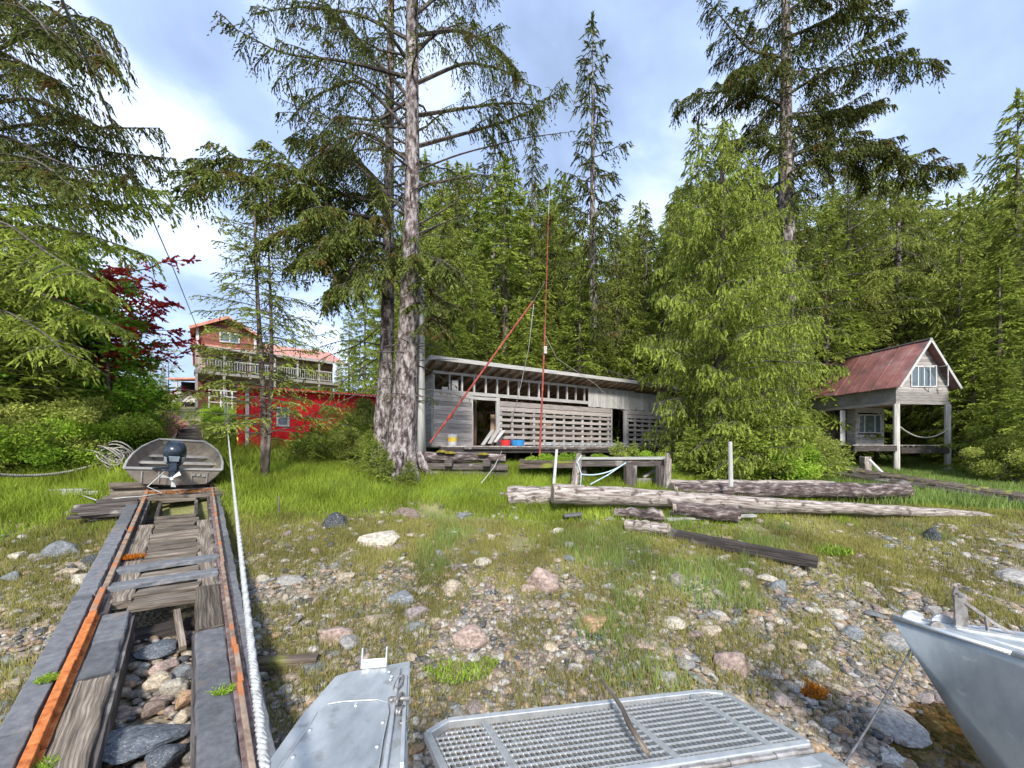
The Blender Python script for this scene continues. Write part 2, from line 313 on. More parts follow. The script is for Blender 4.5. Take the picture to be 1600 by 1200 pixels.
def npmesh(name, V, Fc, rnd, mat, smooth=False, dom='FACE'):
    me = bpy.data.meshes.new(name); k = Fc.shape[1]
    me.vertices.add(len(V)); me.vertices.foreach_set('co', V.astype(np.float32).ravel())
    me.loops.add(Fc.size); me.loops.foreach_set('vertex_index', Fc.astype(np.int32).ravel())
    me.polygons.add(len(Fc)); me.polygons.foreach_set('loop_start', np.arange(0, Fc.size, k, dtype=np.int32))
    if smooth: me.polygons.foreach_set('use_smooth', np.ones(len(Fc), dtype=bool))
    me.update(calc_edges=True)
    a = me.attributes.new('rnd', 'FLOAT', dom); a.data.foreach_set('value', rnd.astype(np.float32))
    me.materials.append(M[mat]); return me
def PX(px, py, d): return Vector(((px-800)/F*d, d, CH-(py-HZ)/F*d))
# smooth noise without bpy
_rng = np.random.default_rng(3); _lat = _rng.random((256, 256))
def vnoise(x, y, s=1.0, off=0):
    x = np.asarray(x, float)*s+37.3+off*13.7; y = np.asarray(y, float)*s+91.1+off*7.9
    xi = np.floor(x).astype(int); yi = np.floor(y).astype(int); fx = x-xi; fy = y-yi
    fx = fx*fx*(3-2*fx); fy = fy*fy*(3-2*fy)
    g = lambda a, b: _lat[a % 256, b % 256]
    return (g(xi, yi)*(1-fx)+g(xi+1, yi)*fx)*(1-fy)+(g(xi, yi+1)*(1-fx)+g(xi+1, yi+1)*fx)*fy
def fbm(x, y, s=1.0, off=0): return .55*vnoise(x, y, s, off)+.3*vnoise(x, y, s*2.1, off+1)+.15*vnoise(x, y, s*4.3, off+2)

# ------------------------------------------------------------------ the ground
CP = np.array([(-12, 3, .1), (-5, 3, .08), (-2.5, 2.5, .0), (0, 3, 0), (2, 3, -.03), (3.4, 2.8, -.24), (3.9, 3.35, -.22), (4.8, 3.5, -.25), (8, 3, -.25), (3.3, 4.0, .05), (6, 4.5, .1),
  (0, 0, -.5), (-6, 0, -.4), (8, 0, -.7), (-20, 0, -.3), (20, 0, -.8), (0, -20, -2), (-40, -20, -2), (40, -20, -2.5),
  (0, 5, .43), (-4, 5, .45), (3.5, 5, .36), (8, 6.5, .3), (-9, 5, .6), (14, 7, .3),
  (.6, 8.3, 1.06), (-4, 8.1, 1.2), (5, 8.3, .92), (10, 9, .8), (-7, 8, 1.35), (-11, 9, 1.6), (18, 12, .7),
  (-2.9, 10.5, 1.58), (-2.5, 13, 1.72), (3, 11.5, 1.55), (7, 13, 1.3), (12, 14, 1.1), (-9.7, 13.5, 2.18), (-6, 16, 2.3), (-16, 14, 2.6),
  (19, 20, 1.2), (26, 20, 1.2), (9, 20, 1.7), (0, 19, 2.3), (-15.8, 19.7, 2.75), (-23, 20, 3.2), (-25, 31, 5.6), (-18, 36, 5.8), (-40, 32, 6.2), (-29, 36, 5.9),
  (0, 34, 5), (26, 34, 3.2), (50, 40, 4), (-60, 60, 11), (0, 60, 12), (60, 60, 10), (-60, 10, 3), (45, 15, .8)], float)
def _phi(r): return np.sqrt(r*r+2.0)
_D = np.hypot(CP[:, None, 0]-CP[None, :, 0], CP[:, None, 1]-CP[None, :, 1])
_n = len(CP); _A = np.zeros((_n+3, _n+3)); _A[:_n, :_n] = _phi(_D)+np.eye(_n)*-.02; _A[:_n, _n] = 1; _A[:_n, _n+1:] = CP[:, :2]; _A[_n, :_n] = 1; _A[_n+1:, :_n] = CP[:, :2].T
_w = np.linalg.solve(_A, np.r_[CP[:, 2], 0, 0, 0])
def ground(x, y):
    x = np.asarray(x, float); y = np.asarray(y, float); sh = x.shape; x = x.ravel(); y = y.ravel()
    xc = np.clip(x, -60, 60); yc = np.clip(y, -20, 62)
    z = np.empty(len(x))
    for a in range(0, len(x), 40000):
        s = slice(a, a+40000)
        z[s] = _phi(np.hypot(xc[s, None]-CP[:, 0], yc[s, None]-CP[:, 1])) @ _w[:_n]+_w[_n]+_w[_n+1]*xc[s]+_w[_n+2]*yc[s]
    z += (fbm(x, y, .9)-.5)*.12+(vnoise(x, y, 4)-.5)*.03
    return z.reshape(sh)
def gz(x, y): return float(ground(np.array([x]), np.array([y]))[0])
_dd = np.arange(1.3, 70, .02)
def hit(px, py):
    """where the view ray through a photo pixel meets the ground"""
    x = (px-800)/F*_dd; z = CH-(py-HZ)/F*_dd; g = ground(x, _dd); i = np.argmax(z <= g)
    return Vector((x[i], _dd[i], g[i]))
def axis_pts(a, b, fine0, fine1, step):
    mid = np.arange(fine0, fine1, step); lo = [fine0]; s = step
    while lo[-1] > a: s *= 1.14; lo.append(lo[-1]-s)
    hi = [mid[-1]]; s = step
    while hi[-1] < b: s *= 1.14; hi.append(hi[-1]+s)
    return np.r_[lo[:0:-1], mid, hi[1:]]
gx = axis_pts(-500, 500, -9, 10, .09); gy = axis_pts(-300, 700, 1.5, 11, .09)
GX, GY = np.meshgrid(gx, gy); GZ = ground(GX, GY)
idx = np.arange(GX.size).reshape(GX.shape)
Fq = np.stack([idx[:-1, :-1], idx[:-1, 1:], idx[1:, 1:], idx[1:, :-1]], -1).reshape(-1, 4)
m, n, l, p = nmat('beach_ground')
g = n.new('ShaderNodeNewGeometry'); sp = n.new('ShaderNodeSeparateXYZ'); l.new(g.outputs['Position'], sp.inputs[0])
v = n.new('ShaderNodeTexVoronoi'); v.inputs['Scale'].default_value = 22; l.new(g.outputs['Position'], v.inputs[0])
r = ramp(n, [(.09, .075, .06), (.22, .18, .13), (.15, .135, .115), (.32, .27, .2), (.19, .15, .115)]); l.new(v.outputs['Color'], r.inputs[0])
no = n.new('ShaderNodeTexNoise'); no.inputs['Scale'].default_value = 1.3; no.inputs['Detail'].default_value = 8; l.new(g.outputs['Position'], no.inputs[0])
r2 = ramp(n, [(.12, .12, .04), (.19, .19, .06), (.27, .25, .1)], [.35, .5, .65]); l.new(no.outputs[0], r2.inputs[0])
mr = n.new('ShaderNodeMapRange'); mr.inputs[1].default_value = .25; mr.inputs[2].default_value = 1.1; l.new(sp.outputs[2], mr.inputs[0])
mx = n.new('ShaderNodeMixRGB'); l.new(mr.outputs[0], mx.inputs[0]); l.new(r.outputs[0], mx.inputs[1]); l.new(r2.outputs[0], mx.inputs[2])
l.new(mx.outputs[0], p.inputs['Base Color']); p.inputs['Roughness'].default_value = .9
bp = n.new('ShaderNodeBump'); bp.inputs['Strength'].default_value = .8; bp.inputs['Distance'].default_value = .03; l.new(v.outputs['Distance'], bp.inputs['Height']); l.new(bp.outputs[0], p.inputs['Normal'])
M['ground'] = m
tag(link('ground', npmesh('ground', np.stack([GX.ravel(), GY.ravel(), GZ.ravel()], 1), Fq, np.zeros(len(Fq)), 'ground', True), (0, 0, 0), None), kind='structure')
# shallow sea water at the edge of the beach
m, n, l, p = nmat('shallow_water')
p.inputs['Base Color'].default_value = (.55, .40, .2, 1); p.inputs['Roughness'].default_value = .03; p.inputs['IOR'].default_value = 1.33; p.inputs['Transmission Weight'].default_value = 1
no = n.new('ShaderNodeTexNoise'); no.inputs['Scale'].default_value = 9; no.inputs['Detail'].default_value = 3
bp = n.new('ShaderNodeBump'); bp.inputs['Strength'].default_value = .25; bp.inputs['Distance'].default_value = .02; l.new(no.outputs[0], bp.inputs['Height']); l.new(bp.outputs[0], p.inputs['Normal'])
M['water'] = m
wb = MB(); wb.add([(-500, -300, -.09), (500, -300, -.09), (500, 5, -.09), (-500, 5, -.09)], [(0, 1, 2, 3)])
tag(wb.build('water', 'water', org=(0, 0, -.09)), kind='structure')
# ------------------------------------------------------------------ boat railway
def zt(d): return float(np.interp(d, [0, 2.38, 8.1, 19.7, 35, 40], [.08, .47, 1.45, 2.95, 6.02, 7.0]))
def T(s, b, h=0.0): return Vector((-.795*s-.96+.783*b, s+.622*b, zt(s)+h))
U = Vector((-.622, .783, 0)); NRM = Vector((.783, .622, 0))
track = thing('boat_railway', 'old timber slipway with two rails running up the beach under the skiff', 'boat railway', T(5, .5, -.4))
S = [1.2, 2.38, 4.2, 6.2, 8.1, 10.5, 13, 16, 19.7, 24, 29, 35.2]
def strip(name, mat, b, w, h0, thick, s0, s1, smooth=False, step=1.9, label=None, jit=.01):
    mb = MB(); s = s0
    while s < s1-.05:
        e = min(s1, s+step*random.uniform(.7, 1.2)*(1 if s < 9 else 2))
        if s1-e < .4: e = s1
        for cc in [x for x in S if s < x < e]+[e]:
            j = random.uniform(-jit, jit)
            (mb.rag if mat in ('slate', 'oldplank', 'mossy') else mb.beam)(T(s, b+j, h0), T(cc-.006, b+j, h0), w, thick); s = cc
    o = mb.build(name, mat, track, bevel=.006)
    if label: tag(o, label)
    return o
strip('outer_beam', 'slate', -.14, .17, -.02, .26, 1.2, 7.6, label='grey topped beam outside the left rail')
strip('outer_beam', 'slate', 1.105, .09, -.02, .26, 1.2, 7.6, label='grey topped beam outside the right rail')
strip('outer_beam', 'mossy', -.1, .16, -.02, .2, 9.0, 35)
strip('outer_beam', 'mossy', 1.12, .16, -.02, .2, 9.0, 35)
strip('rail', 'rust', 0, .055, .145, .05, 1.2, 3.75, label='orange rusted lower length of the left rail')
strip('rail', 'oldrail', 0, .05, .14, .05, 3.77, 35, label='weathered upper length of the left rail')
strip('rail', 'oldrail', 1.02, .035, .15, .05, 1.2, 35, label='dark steel right rail')
# under the rails a flat flange and the long bearers
for b, mt in ((0, 'rust'), (1.02, 'rail')): strip('rail_flange', mt, b, .1, .115, .012, 1.2, 3.75 if b == 0 else 8, jit=0)
for b in (.03, .99): strip('bearer', 'dark', b, .12, .02, .16, 1.2, 7.6, jit=0)
mbs = {'slate': MB(), 'oldplank': MB()}
s = 1.25
for s0, s1, mt in ((1.2, 2.9, 'oldplank'), (2.92, 3.3, 'slate'), (3.31, 3.72, 'slate')):
    mbs[mt].rag(T(s0, .16, .07), T(s1, .16, .07), .2, .1)
mbs['oldplank'].rag(T(3.95, .15, .06), T(6.1, .15, .06), .18, .08)
for s0, s1, mt in ((1.2, 2.1, 'slate'), (2.12, 2.75, 'slate'), (2.76, 3.15, 'slate'), (3.17, 3.95, 'oldplank')):
    mbs[mt].rag(T(s0, .86, .07), T(s1, .86, .07), .22, .1)
mbs['oldplank'].rag(T(3.97, .87, .06), T(6.1, .87, .06), .2, .08)
mbs['slate'].build('side_plank', 'slate', track, bevel=.006); mbs['oldplank'].build('side_plank', 'oldplank', track, bevel=.006)
hole = MB()
for q in ((1.2, 3.7, .275, .03), (1.2, 3.2, .74, .03), (6.5, 7.3, .24, .05), (6.5, 7.3, .76, .05)):
    hole = MB(); hole.beam(T(q[0], q[2], -.03), T(q[1], q[2], -.03), q[3], .22); hole.build('hole_side', 'dark', track)
# cross planks, one mesh each kind of look: a part each
s = 3.75; i = 0
while s < 7.55:
    w = random.uniform(.15, .22)
    if 6.45 < s < 7.2: s += .1; continue
    mt = 'slate' if i in (2, 4) else ('slate' if random.random() < .12 else 'oldplank')
    b0, b1 = (.04, .98) if mt == 'slate' else (.25, .78)
    sk = random.uniform(-.03, .03); hh = .085 + (.04 if mt == 'slate' else 0)
    mb = MB(); mb.rag(T(s+w/2-sk, b0, hh-.01), T(s+w/2+sk, b1, hh-.01+random.uniform(-.01, .01)), w*1.277-.018, .06, .009)
    o = mb.build('cross_plank', mt, track, bevel=.008); s += w; i += 1
for s in (7.4, 7.62, 7.85, 8.15):
    mb = MB(); mb.rag(T(s, -.35-random.random()*.2, .12), T(s+.03, 1.2+random.random()*.15, .12), .19, .07); mb.build('cross_plank', 'oldplank', track, bevel=.01)
mb = MB(); s = 9.0
while s < 35:
    mb.beam(T(s, .1, .05), T(s, .92, .05), .26, .06); s += .28
tag(mb.build('walkway_planking', 'dark', track), kind='stuff')
for s in (3.75, 4.8, 5.9, 7.0, 8.0): MB().beam(T(s, -.2, -.2), T(s, 1.14, -.2), .2, .16).build('crosshead', 'dark', track)
for s in (1.6, 3.2, 4.8, 6.4):
    for b in (-.1, 1.08):
        p = T(s, b, -.2); MB().tube([(p.x, p.y, gz(p.x, p.y)-.15), p], .07, 8).build('piling', 'dark', track)
# bits on the track
def scatter_tuft(name, label, cat, c, R, n, mat, hmin, hmax, w=.006, flat=1.0, group=None):
    rng = np.random.default_rng(int(abs(c[0]*1000+c[1]*77)) % 99999)
    a = rng.random(n)*6.28; rr = np.sqrt(rng.random(n))*R
    P = np.stack([c[0]+rr*np.cos(a), c[1]+rr*np.sin(a), np.full(n, c[2])], 1)
    h = hmin+(hmax-hmin)*rng.random(n); th = rng.random(n)*6.28
    ln = np.stack([np.cos(th), np.sin(th), np.zeros(n)], 1)*h[:, None]*flat*rng.random((n, 1))*1.6
    tip = P+ln+np.array([0, 0, 1])*(h*(1.1-flat*.8))[:, None]
    sd = np.stack([np.cos(th+1.57), np.sin(th+1.57), np.zeros(n)], 1)*w
    V = np.stack([P-sd, P+sd, tip], 1).reshape(-1, 3)-np.array(c)
    me = npmesh(name, V, np.arange(3*n).reshape(-1, 3), rng.random(n), mat)
    return tag(link(name, me, c, None), label, cat, group, 'stuff')
tag(scatter_tuft('dry_weed', 'orange dry weed heap on the track planks by the left rail', 'weed', T(4.95, .12, .11), .13, 500, 'weed', .03, .09, .006, .9), kind='stuff')
scatter_tuft('dry_weed', 'reddish needle litter strewn across the track below the skiff', 'weed', T(7.7, .5, .15), .5, 900, 'weed', .03, .08, .008, 1)
for s, b in ((2.25, .05), (2.4, .92), (3.0, -.1)):
    scatter_tuft('green_weed', 'bright green weed clinging to the near track timbers', 'weed', T(s, b, .12), .07, 160, 'shrub', .02, .06, .007, .9, group='green weed on the track')
# ------------------------------------------------------------------ skiff on the railway
so = T(7.75, .42, .16)
roll = math.radians(3.2); sl = math.atan(.135)
R = Matrix((( U.cross(Vector((0, 0, 1))).x, U.x, 0), (U.cross(Vector((0, 0, 1))).y, U.y, 0), (0, 0, 1))).to_4x4()
SM = Matrix.Translation(so) @ R @ Matrix.Rotation(roll, 4, 'Y') @ Matrix.Rotation(sl, 4, 'X')
skiff = thing('skiff', 'small olive grey aluminium skiff parked stern first on the rails', 'boat', so)
stn = [(0, .5, .75, .13, .44), (.8, .54, .79, .12, .45), (1.6, .53, .78, .13, .48), (2.4, .44, .72, .17, .52), (3.0, .31, .6, .23, .56), (3.5, .2, .46, .33, .6)]
hb = MB(SM); vs = []; fs = []
for y, hb_, ht, zb, z1 in stn: vs += [(-ht, y, z1), (-(hb_+ht)/2-.03, y, (zb+z1)/2), (-hb_, y, zb), (0, y, zb-.03), (hb_, y, zb), ((hb_+ht)/2+.03, y, (zb+z1)/2), (ht, y, z1)]
for i in range(len(stn)-1):
    for k in range(6): fs.append((i*7+k, i*7+k+1, i*7+k+8, i*7+k+7))
fs.append(tuple(range(7))); fs.append(tuple(range(41, 34, -1)))
hb.add(vs, fs); hull = hb.build('hull', 'skiff', skiff, solid=.015)
gb = MB(SM)
for sg in (-1, 1): gb.tube([(sg*s_[2], s_[0], s_[4]) for s_ in stn], .022, 6)
gb.beam((-.75, 0, .44), (.75, 0, .44), .06, .035); gb.beam((-.46, 3.5, .6), (.46, 3.5, .6), .08, .035)
gb.build('gunwale', 'pale', skiff)
for y in (.5, 2.2): MB(SM).box(-.6, .6, y-.07, y+.07, -.06, .1).build('cradle_beam', 'dark', skiff)
for y, w in ((.55, .74), (1.5, .72), (2.5, .63)):
    b = MB(SM); b.box(-w, w, y-.13, y+.13, .29, .32); b.box(-w+.1, w-.1, y-.02, y+.0, .14, .29); b.build('seat', 'skiffin', skiff, bevel=.008)
b = MB(SM)
for x in (-.5, -.25, .25, .5): b.box(x-.01, x+.01, -.025, -.01, .16, .38)
for x in (.28, .36, .45): b.box(x-.03, x+.03, -.03, -.012, .33-x*.1, .38-x*.1)
b.build('transom_fitting', 'skiffin', skiff)
mid = MB(SM)
mx_ = -.03
mid.prism([(mx_-.08, .1, .58), (mx_+.08, .1, .58), (mx_+.08, -.14, .56), (mx_-.08, -.14, .56)], (0, 0, -.17))
mid.beam((mx_, -.02, .56), (mx_, -.46, .42), .1, .16); mid.beam((mx_, -.42, .44), (mx_, -.7, .38), .085, .1, taper=.7)
mid.beam((mx_-.17, -.3, .46), (mx_+.17, -.3, .46), .12, .025); mid.prism([(mx_-.012, -.58, .38), (mx_-.012, -.42, .38), (mx_-.012, -.47, .16), (mx_-.012, -.54, .16)], (.024, 0, 0))
mid.beam((mx_, -.02, .48), (mx_-.32, -.05, .44), .035, .045)
motor = tag(mid.build('outboard_motor', 'cowl', skiff, bevel=.02))
CT = SM @ Matrix.Translation((mx_, .06, .66)) @ Matrix.Rotation(math.radians(30), 4, 'X') @ Matrix.Diagonal((1.12, 1.3, 1.12, 1))
cb = MB(CT)
prof = [(.001, -.13), (.12, -.12), (.15, -.04), (.165, .08), (.16, .2), (.135, .27), (.07, .305), (.001, .31)]
cb.lathe(prof, n=14)
cw = cb.build('cowling', 'cowl', motor, smooth=True)
b = MB(CT)
b.prism([(-.075, -.163, .17), (.075, -.163, .17), (.06, -.17, .07), (-.06, -.17, .07)], (0, -.006, 0)); b.prism([(-.04, -.168, .04), (.04, -.168, .04), (.028, -.155, -.1), (-.028, -.155, -.1)], (0, -.008, 0))
b.prism([(-.14, -.11, .12), (-.1, -.14, .12), (-.1, -.135, .0), (-.14, -.1, .02)], (0, -.006, 0)); b.prism([(.14, -.11, .12), (.1, -.14, .12), (.1, -.135, .0), (.14, -.1, .02)], (0, -.006, 0))
b.build('decal', 'plastic', cw)
pb = MB(SM @ Matrix.Translation((mx_, -.73, .38)) @ Matrix.Rotation(math.radians(-8), 4, 'X'))
for k in range(3):
    a = 2*math.pi*k/3+.5; c, s_ = math.cos(a), math.sin(a); c2, s2 = math.cos(a+.9), math.sin(a+.9)
    pb.add([(c*.03, 0, s_*.03), (c*.15, -.02, s_*.15), ((c+c2)*.095, .0, (s_+s2)*.095), (c2*.03, .03, s2*.03), (c*.03, .012, s_*.03), (c*.15, -.008, s_*.15), ((c+c2)*.095, .012, (s_+s2)*.095), (c2*.03, .042, s2*.03)],
           [(0, 1, 2, 3), (7, 6, 5, 4), (0, 4, 5, 1), (1, 5, 6, 2), (2, 6, 7, 3), (3, 7, 4, 0)])
pb.tube([(0, -.06, 0), (0, .05, 0)], [.028, .038], 10)
pb.build('propeller', 'white', motor)
def sag(p0, p1, s, n=14):
    p0 = Vector(p0); p1 = Vector(p1); return [p0.lerp(p1, i/n)+Vector((0, 0, -4*s*(i/n)*(1-i/n))) for i in range(n+1)]
def rope(name, label, pts, r, mat, cat='rope', n=6, parent=None, group=None):
    b = MB(); b.tube(pts, r, n); o = b.build(name, mat, parent, smooth=True)
    return o if parent else tag(o, label, cat, group)
st = SM @ Vector((-.14, -.06, .42)); tk = T(7.3, -.25, .2)
rope('mooring_line', 'pale line hanging from the skiff motor down to the track edge', [st, st+Vector((-.1, -.3, -.3)), T(7.45, .25, .2), T(7.4, -.05, .17), tk, T(7.5, -.6, .1), hit(120, 775)+Vector((0, 0, .05))], .011, 'ropew')

# ------------------------------------------------------------------ twisted rope helper and the white rope
def twisted(name, label, pts, R, pitch, mat, cat='rope'):
    b = MB(); pts = [Vector(p) for p in pts]
    L = [0]
    for i in range(1, len(pts)): L.append(L[-1]+(pts[i]-pts[i-1]).length)
    tot = L[-1]; N = int(min(tot/pitch*7, 900))
    def at(s):
        i = int(np.clip(np.searchsorted(L, s)-1, 0, len(pts)-2)); f = (s-L[i])/(L[i+1]-L[i]); return pts[i].lerp(pts[i+1], f), (pts[i+1]-pts[i]).normalized()
    for k in range(3):
        q = []
        for j in range(N+1):
            s = tot*j/N; p, t = at(s); u = t.cross(Vector((0, 0, 1))).normalized(); w = u.cross(t); a = 2*math.pi*(s/pitch+k/3)
            q.append(p+u*(math.cos(a)*R*.5)+w*(math.sin(a)*R*.5))
        b.tube(q, R*.58, 6)
    return tag(b.build(name, mat, smooth=True), label, cat)
r0 = PX(424, 1290, .78); r1 = PX(355, 662, 12.5)
twisted('thick_rope', 'thick white three strand rope stretched from the foreground up the beach', sag(r0, r1, .06, 40), .0125, .06, 'ropew')
rope('tackle_rope', 'left strand of the two thin ropes running on to the house from the pulley', sag(r1+Vector((-.03, 0, 0)), PX(350, 608, 30), .1), .02, 'ropew')
rope('tackle_rope', 'right strand of the two thin ropes running on to the house from the pulley', sag(r1+Vector((.06, 0, 0)), PX(354, 608, 30), .1), .02, 'ropew')
b = MB(); b.box(r1.x-.06, r1.x+.09, r1.y-.04, r1.y+.05, r1.z-.12, r1.z+.12); b.tube([r1+Vector((.015, -.07, 0)), r1+Vector((.015, .08, 0))], .05, 12)
tag(b.build('pulley_block', 'steel', bevel=.02), 'small pulley block where the white rope meets two thin strands', 'pulley')
rope('overhead_cable', 'thin dark cable sloping down from the top left to the house', [PX(60, -110, 4.0)]+[PX(*q) for q in ((97, 0, 5), (167, 170, 8), (215, 290, 11), (263, 400, 16), (307, 510, 24), (330, 562, 31))], .02, 'cable', 'cable')
# old rope coil on a stump at the left, its line and driftwood
cp = hit(176, 741)
root = thing('mooring_stump', 'grey wooden stump wrapped in a tangled coil of old rope', 'stump', cp)
b = MB(); b.tube([cp, cp+Vector((0, 0, .5))], [.13, .1], 10, jit=.08); b.build('stump', 'log', root)
b = MB()
for k in range(22):
    c = cp+Vector((random.uniform(-.3, .15), random.uniform(-.15, .1), random.uniform(.22, .5))); r_ = random.uniform(.16, .36); ph = random.random()*6; ti = random.uniform(-.6, .6)
    b.tube([c+Vector((math.cos(a+ph)*r_, math.sin(a+ph)*r_*.5, math.sin(a)*r_*.75+math.cos(a)*ti*r_)) for a in np.linspace(0, 5.6, 16)], .016, 5)
b.build('rope_coil', 'ropeg', root, smooth=True)
twisted('old_mooring_rope', 'old grey rope hanging from the coiled stump out to the left edge', sag(cp+Vector((-.25, 0, .3)), PX(-60, 733, 7.4), .22, 20), .03, .12, 'ropeg')
a = hit(50, 778); b_ = hit(160, 777)
b = MB(); b.beam(a+Vector((0, 0, .06)), b_+Vector((0, 0, .09)), .09, .08); b.beam(a.lerp(b_, .2)+Vector((0, .1, .14)), a.lerp(b_, .7)+Vector((0, .1, .14)), .2, .05)
tag(b.build('driftwood_beam', 'pale', bevel=.01), 'bleached grey beam lying in the grass left of the track', 'timber')
# lumber stacks left of the track
for px, py, w, lab in ((165, 818, .75, 'lower stack of broken dark timbers beside the left side of the track'), (205, 785, .75, 'upper stack of mossy broken planks against the track by the skiff')):
    c = hit(px, py); b = MB()
    for k in range(7):
        o = Vector((random.uniform(-.15, .15), random.uniform(-.2, .2), .04+.055*k)); a = random.uniform(-.25, .25)+.67
        dv = Vector((math.cos(a), math.sin(a), 0))*w*random.uniform(.35, .55); b.beam(c+o-dv, c+o+dv, random.uniform(.1, .24), .06)
    tag(b.build('timber_stack', 'oldplank' if px > 180 else 'dark', bevel=.01), lab, 'timber')

# ------------------------------------------------------------------ long lattice shed
A0 = Vector(((677-800)/F*13, 13, 2.48)); ux = Vector((.857, .515, 0)).normalized(); uy = Vector((-ux.y, ux.x, 0))
def frame(o, u): v = Vector((-u.y, u.x, 0)); return Matrix(((u.x, v.x, 0, o.x), (u.y, v.y, 0, o.y), (0, 0, 1, o.z), (0, 0, 0, 1)))
SH = frame(A0, ux); SL = 13.2; SW = 4.2
shed = thing('lattice_shed', 'long open grey timber shed with lattice front and slanted roof', 'shed', A0)
b = MB(SH); z = 0
while z < 1.72: b.box(0, 1.4, 0, .04, z, z+.14); z += .148
b.build('board_wall', 'shed', shed)
b = MB(SH); z = 0
while z < 2.8:                       # end wall; boards get shorter under the roof slope
    y1 = min(SW, (2.56-(z+.14))/.2); 
    if y1 > .3: b.box(-.04, 0, .045, y1, z, z+.14)
    z += .148
tag(b.build('end_wall', 'pale', shed), 'pale bleached end wall')
b = MB(SH)
for y in np.arange(0, SL, .6):
    x = y; b.box(x, x+.09, SW-.02, SW+.0, 0, 1.6)
b.box(0, SL, SW, SW+.03, 0, 1.68); b.build('back_wall', 'inner', shed)
b = MB(SH); b.box(0, SL, .05, SW, -.06, -.0); b.build('floor', 'inner', shed)
# front frame: posts, sill and header of the clerestory
b = MB(SH)
b.box(0, 6.66, -.005, .07, 1.73, 1.85); b.box(0, 9.4, .0, .08, 2.38, 2.465)
for x in (0.0, 1.36, 2.36, 2.42, 7.97, 8.78, 8.86, 13.1): b.box(x, x+.07, .002, .085, 0 if x not in (0,) else 0, 1.73 if x < 7 else 1.68)
b.box(1.4, 2.36, .0, .06, 1.6, 1.7)
b.build('front_frame', 'pale', shed)
x = .0
while x < 6.6: MB(SH).box(x, x+.055, .01, .075, 1.85, 2.38).build('clerestory_post', 'pale', shed); x += .455 if x > .5 else .55
MB(SH).box(.65, .88, .0, .02, 1.86, 2.2).build('window_board', 'pale', shed); MB(SH).box(.3, .5, .0, .02, 1.85, 1.95).build('window_board', 'pale', shed)
b = MB(SH); x = 6.66
while x < 13.0: b.box(x, x+.13, -.035, -.01, 1.62+random.uniform(-.02, .02), 2.4); x += .137
tag(b.build('board_panel', 'pale', shed), 'upright pale boards under the eave')
for x0, x1 in ((2.48, 7.97), (8.93, 13.1)):
    b = MB(SH); b.box(x0, x1, -.02, .005, 1.42, 1.6); b.box(x0, x1, -.02, .005, 1.25, 1.4)
    z = .04
    for k in range(6): b.box(x0, x1, -.02, .004, z, z+.105+random.uniform(-.006, .006)); z += .21
    b.build('lattice_boards', 'lattice', shed)
    x = x0+.02
    while x < x1: MB(SH).box(x, x+.09, .012, .1, 0, 1.42).build('stud', 'pale', shed); x += .48
b = MB(SH)
for k in range(9): b.box(2.6+k*.6, 3.05+k*.6, .9, .93, random.uniform(0, .3), random.uniform(.6, 1.2))
for k in range(12): b.beam((1.5+k, 1.5+random.random(), 0), (1.5+k+random.uniform(-.3, .3), 1.6, 1.9), .09, .05, (0, 1, 0))
b.box(1.45, 1.75, .6, .63, 0, 1.35); b.build('inner_post', 'inner', shed)
b = MB(SH); RS = -.265
for k in range(34):
    x = -.1+k*.395
    if x > SL: break
    b.beam((x, -.5, 2.62+.5*.2-.075), (x, SW+.2, 2.62-(SW+.2)*.2-.075), .05, .13)
b.build('rafters', 'inner', shed)
def sl(y): return 2.62-y*.2
b = MB(SH); b.add([(-.3, -.58, sl(-.58)), (SL+.2, -.58, sl(-.58)), (SL+.2, SW+.3, sl(SW+.3)), (-.3, SW+.3, sl(SW+.3)), (-.3, -.58, sl(-.58)+.05), (SL+.2, -.58, sl(-.58)+.05), (SL+.2, SW+.3, sl(SW+.3)+.05), (-.3, SW+.3, sl(SW+.3)+.05)],
    [(3, 2, 1, 0), (4, 5, 6, 7), (0, 1, 5, 4), (1, 2, 6, 5), (2, 3, 7, 6), (3, 0, 4, 7)])
roof = b.build('roof', 'shed', shed)
b = MB(SH); b.beam((-.32, -.6, sl(-.58)), (8.9, -.6, sl(-.58)), .035, .13); b.beam((-.31, -.59, sl(-.59)-.0), (-.31, SW, sl(SW)), .03, .14)
b.build('fascia', 'pale', roof)
b = MB(SH); b.beam((8.92, -.6, sl(-.58)-.03), (SL+.2, -.6, sl(-.58)-.03), .035, .16); b.build('fascia', 'dark', roof)
# deck in front of the shed
deck = thing('shed_deck', 'rotting dark timber deck running along the front of the shed', 'deck', SH @ Vector((5, -1, -.9)))
b = MB(SH)
x = -.3
while x < SL: b.box(x, x+.19, -1.45+random.uniform(-.06, .04), .0, -.055, -.012); x += .2
b.build('deck_boards', 'lattice', deck)
b = MB(SH); b.beam((-.3, -1.4, -.15), (6.5, -1.42, -.17), .14, .16); b.beam((6.4, -1.45, -.2), (SL, -1.4, -.2), .14, .2); b.beam((.4, -1.52, -.08), (7, -1.5, -.1), .06, .07)
b.build('edge_beam', 'dark', deck)
for x in (-.1, 1.6, 3.4, 5.2, 7, 9, 11, 13):
    for y in (-1.3, .4): MB(SH).box(x-.09, x+.09, y-.09, y+.09, -1.2, -.24).build('piling', 'dark', deck)
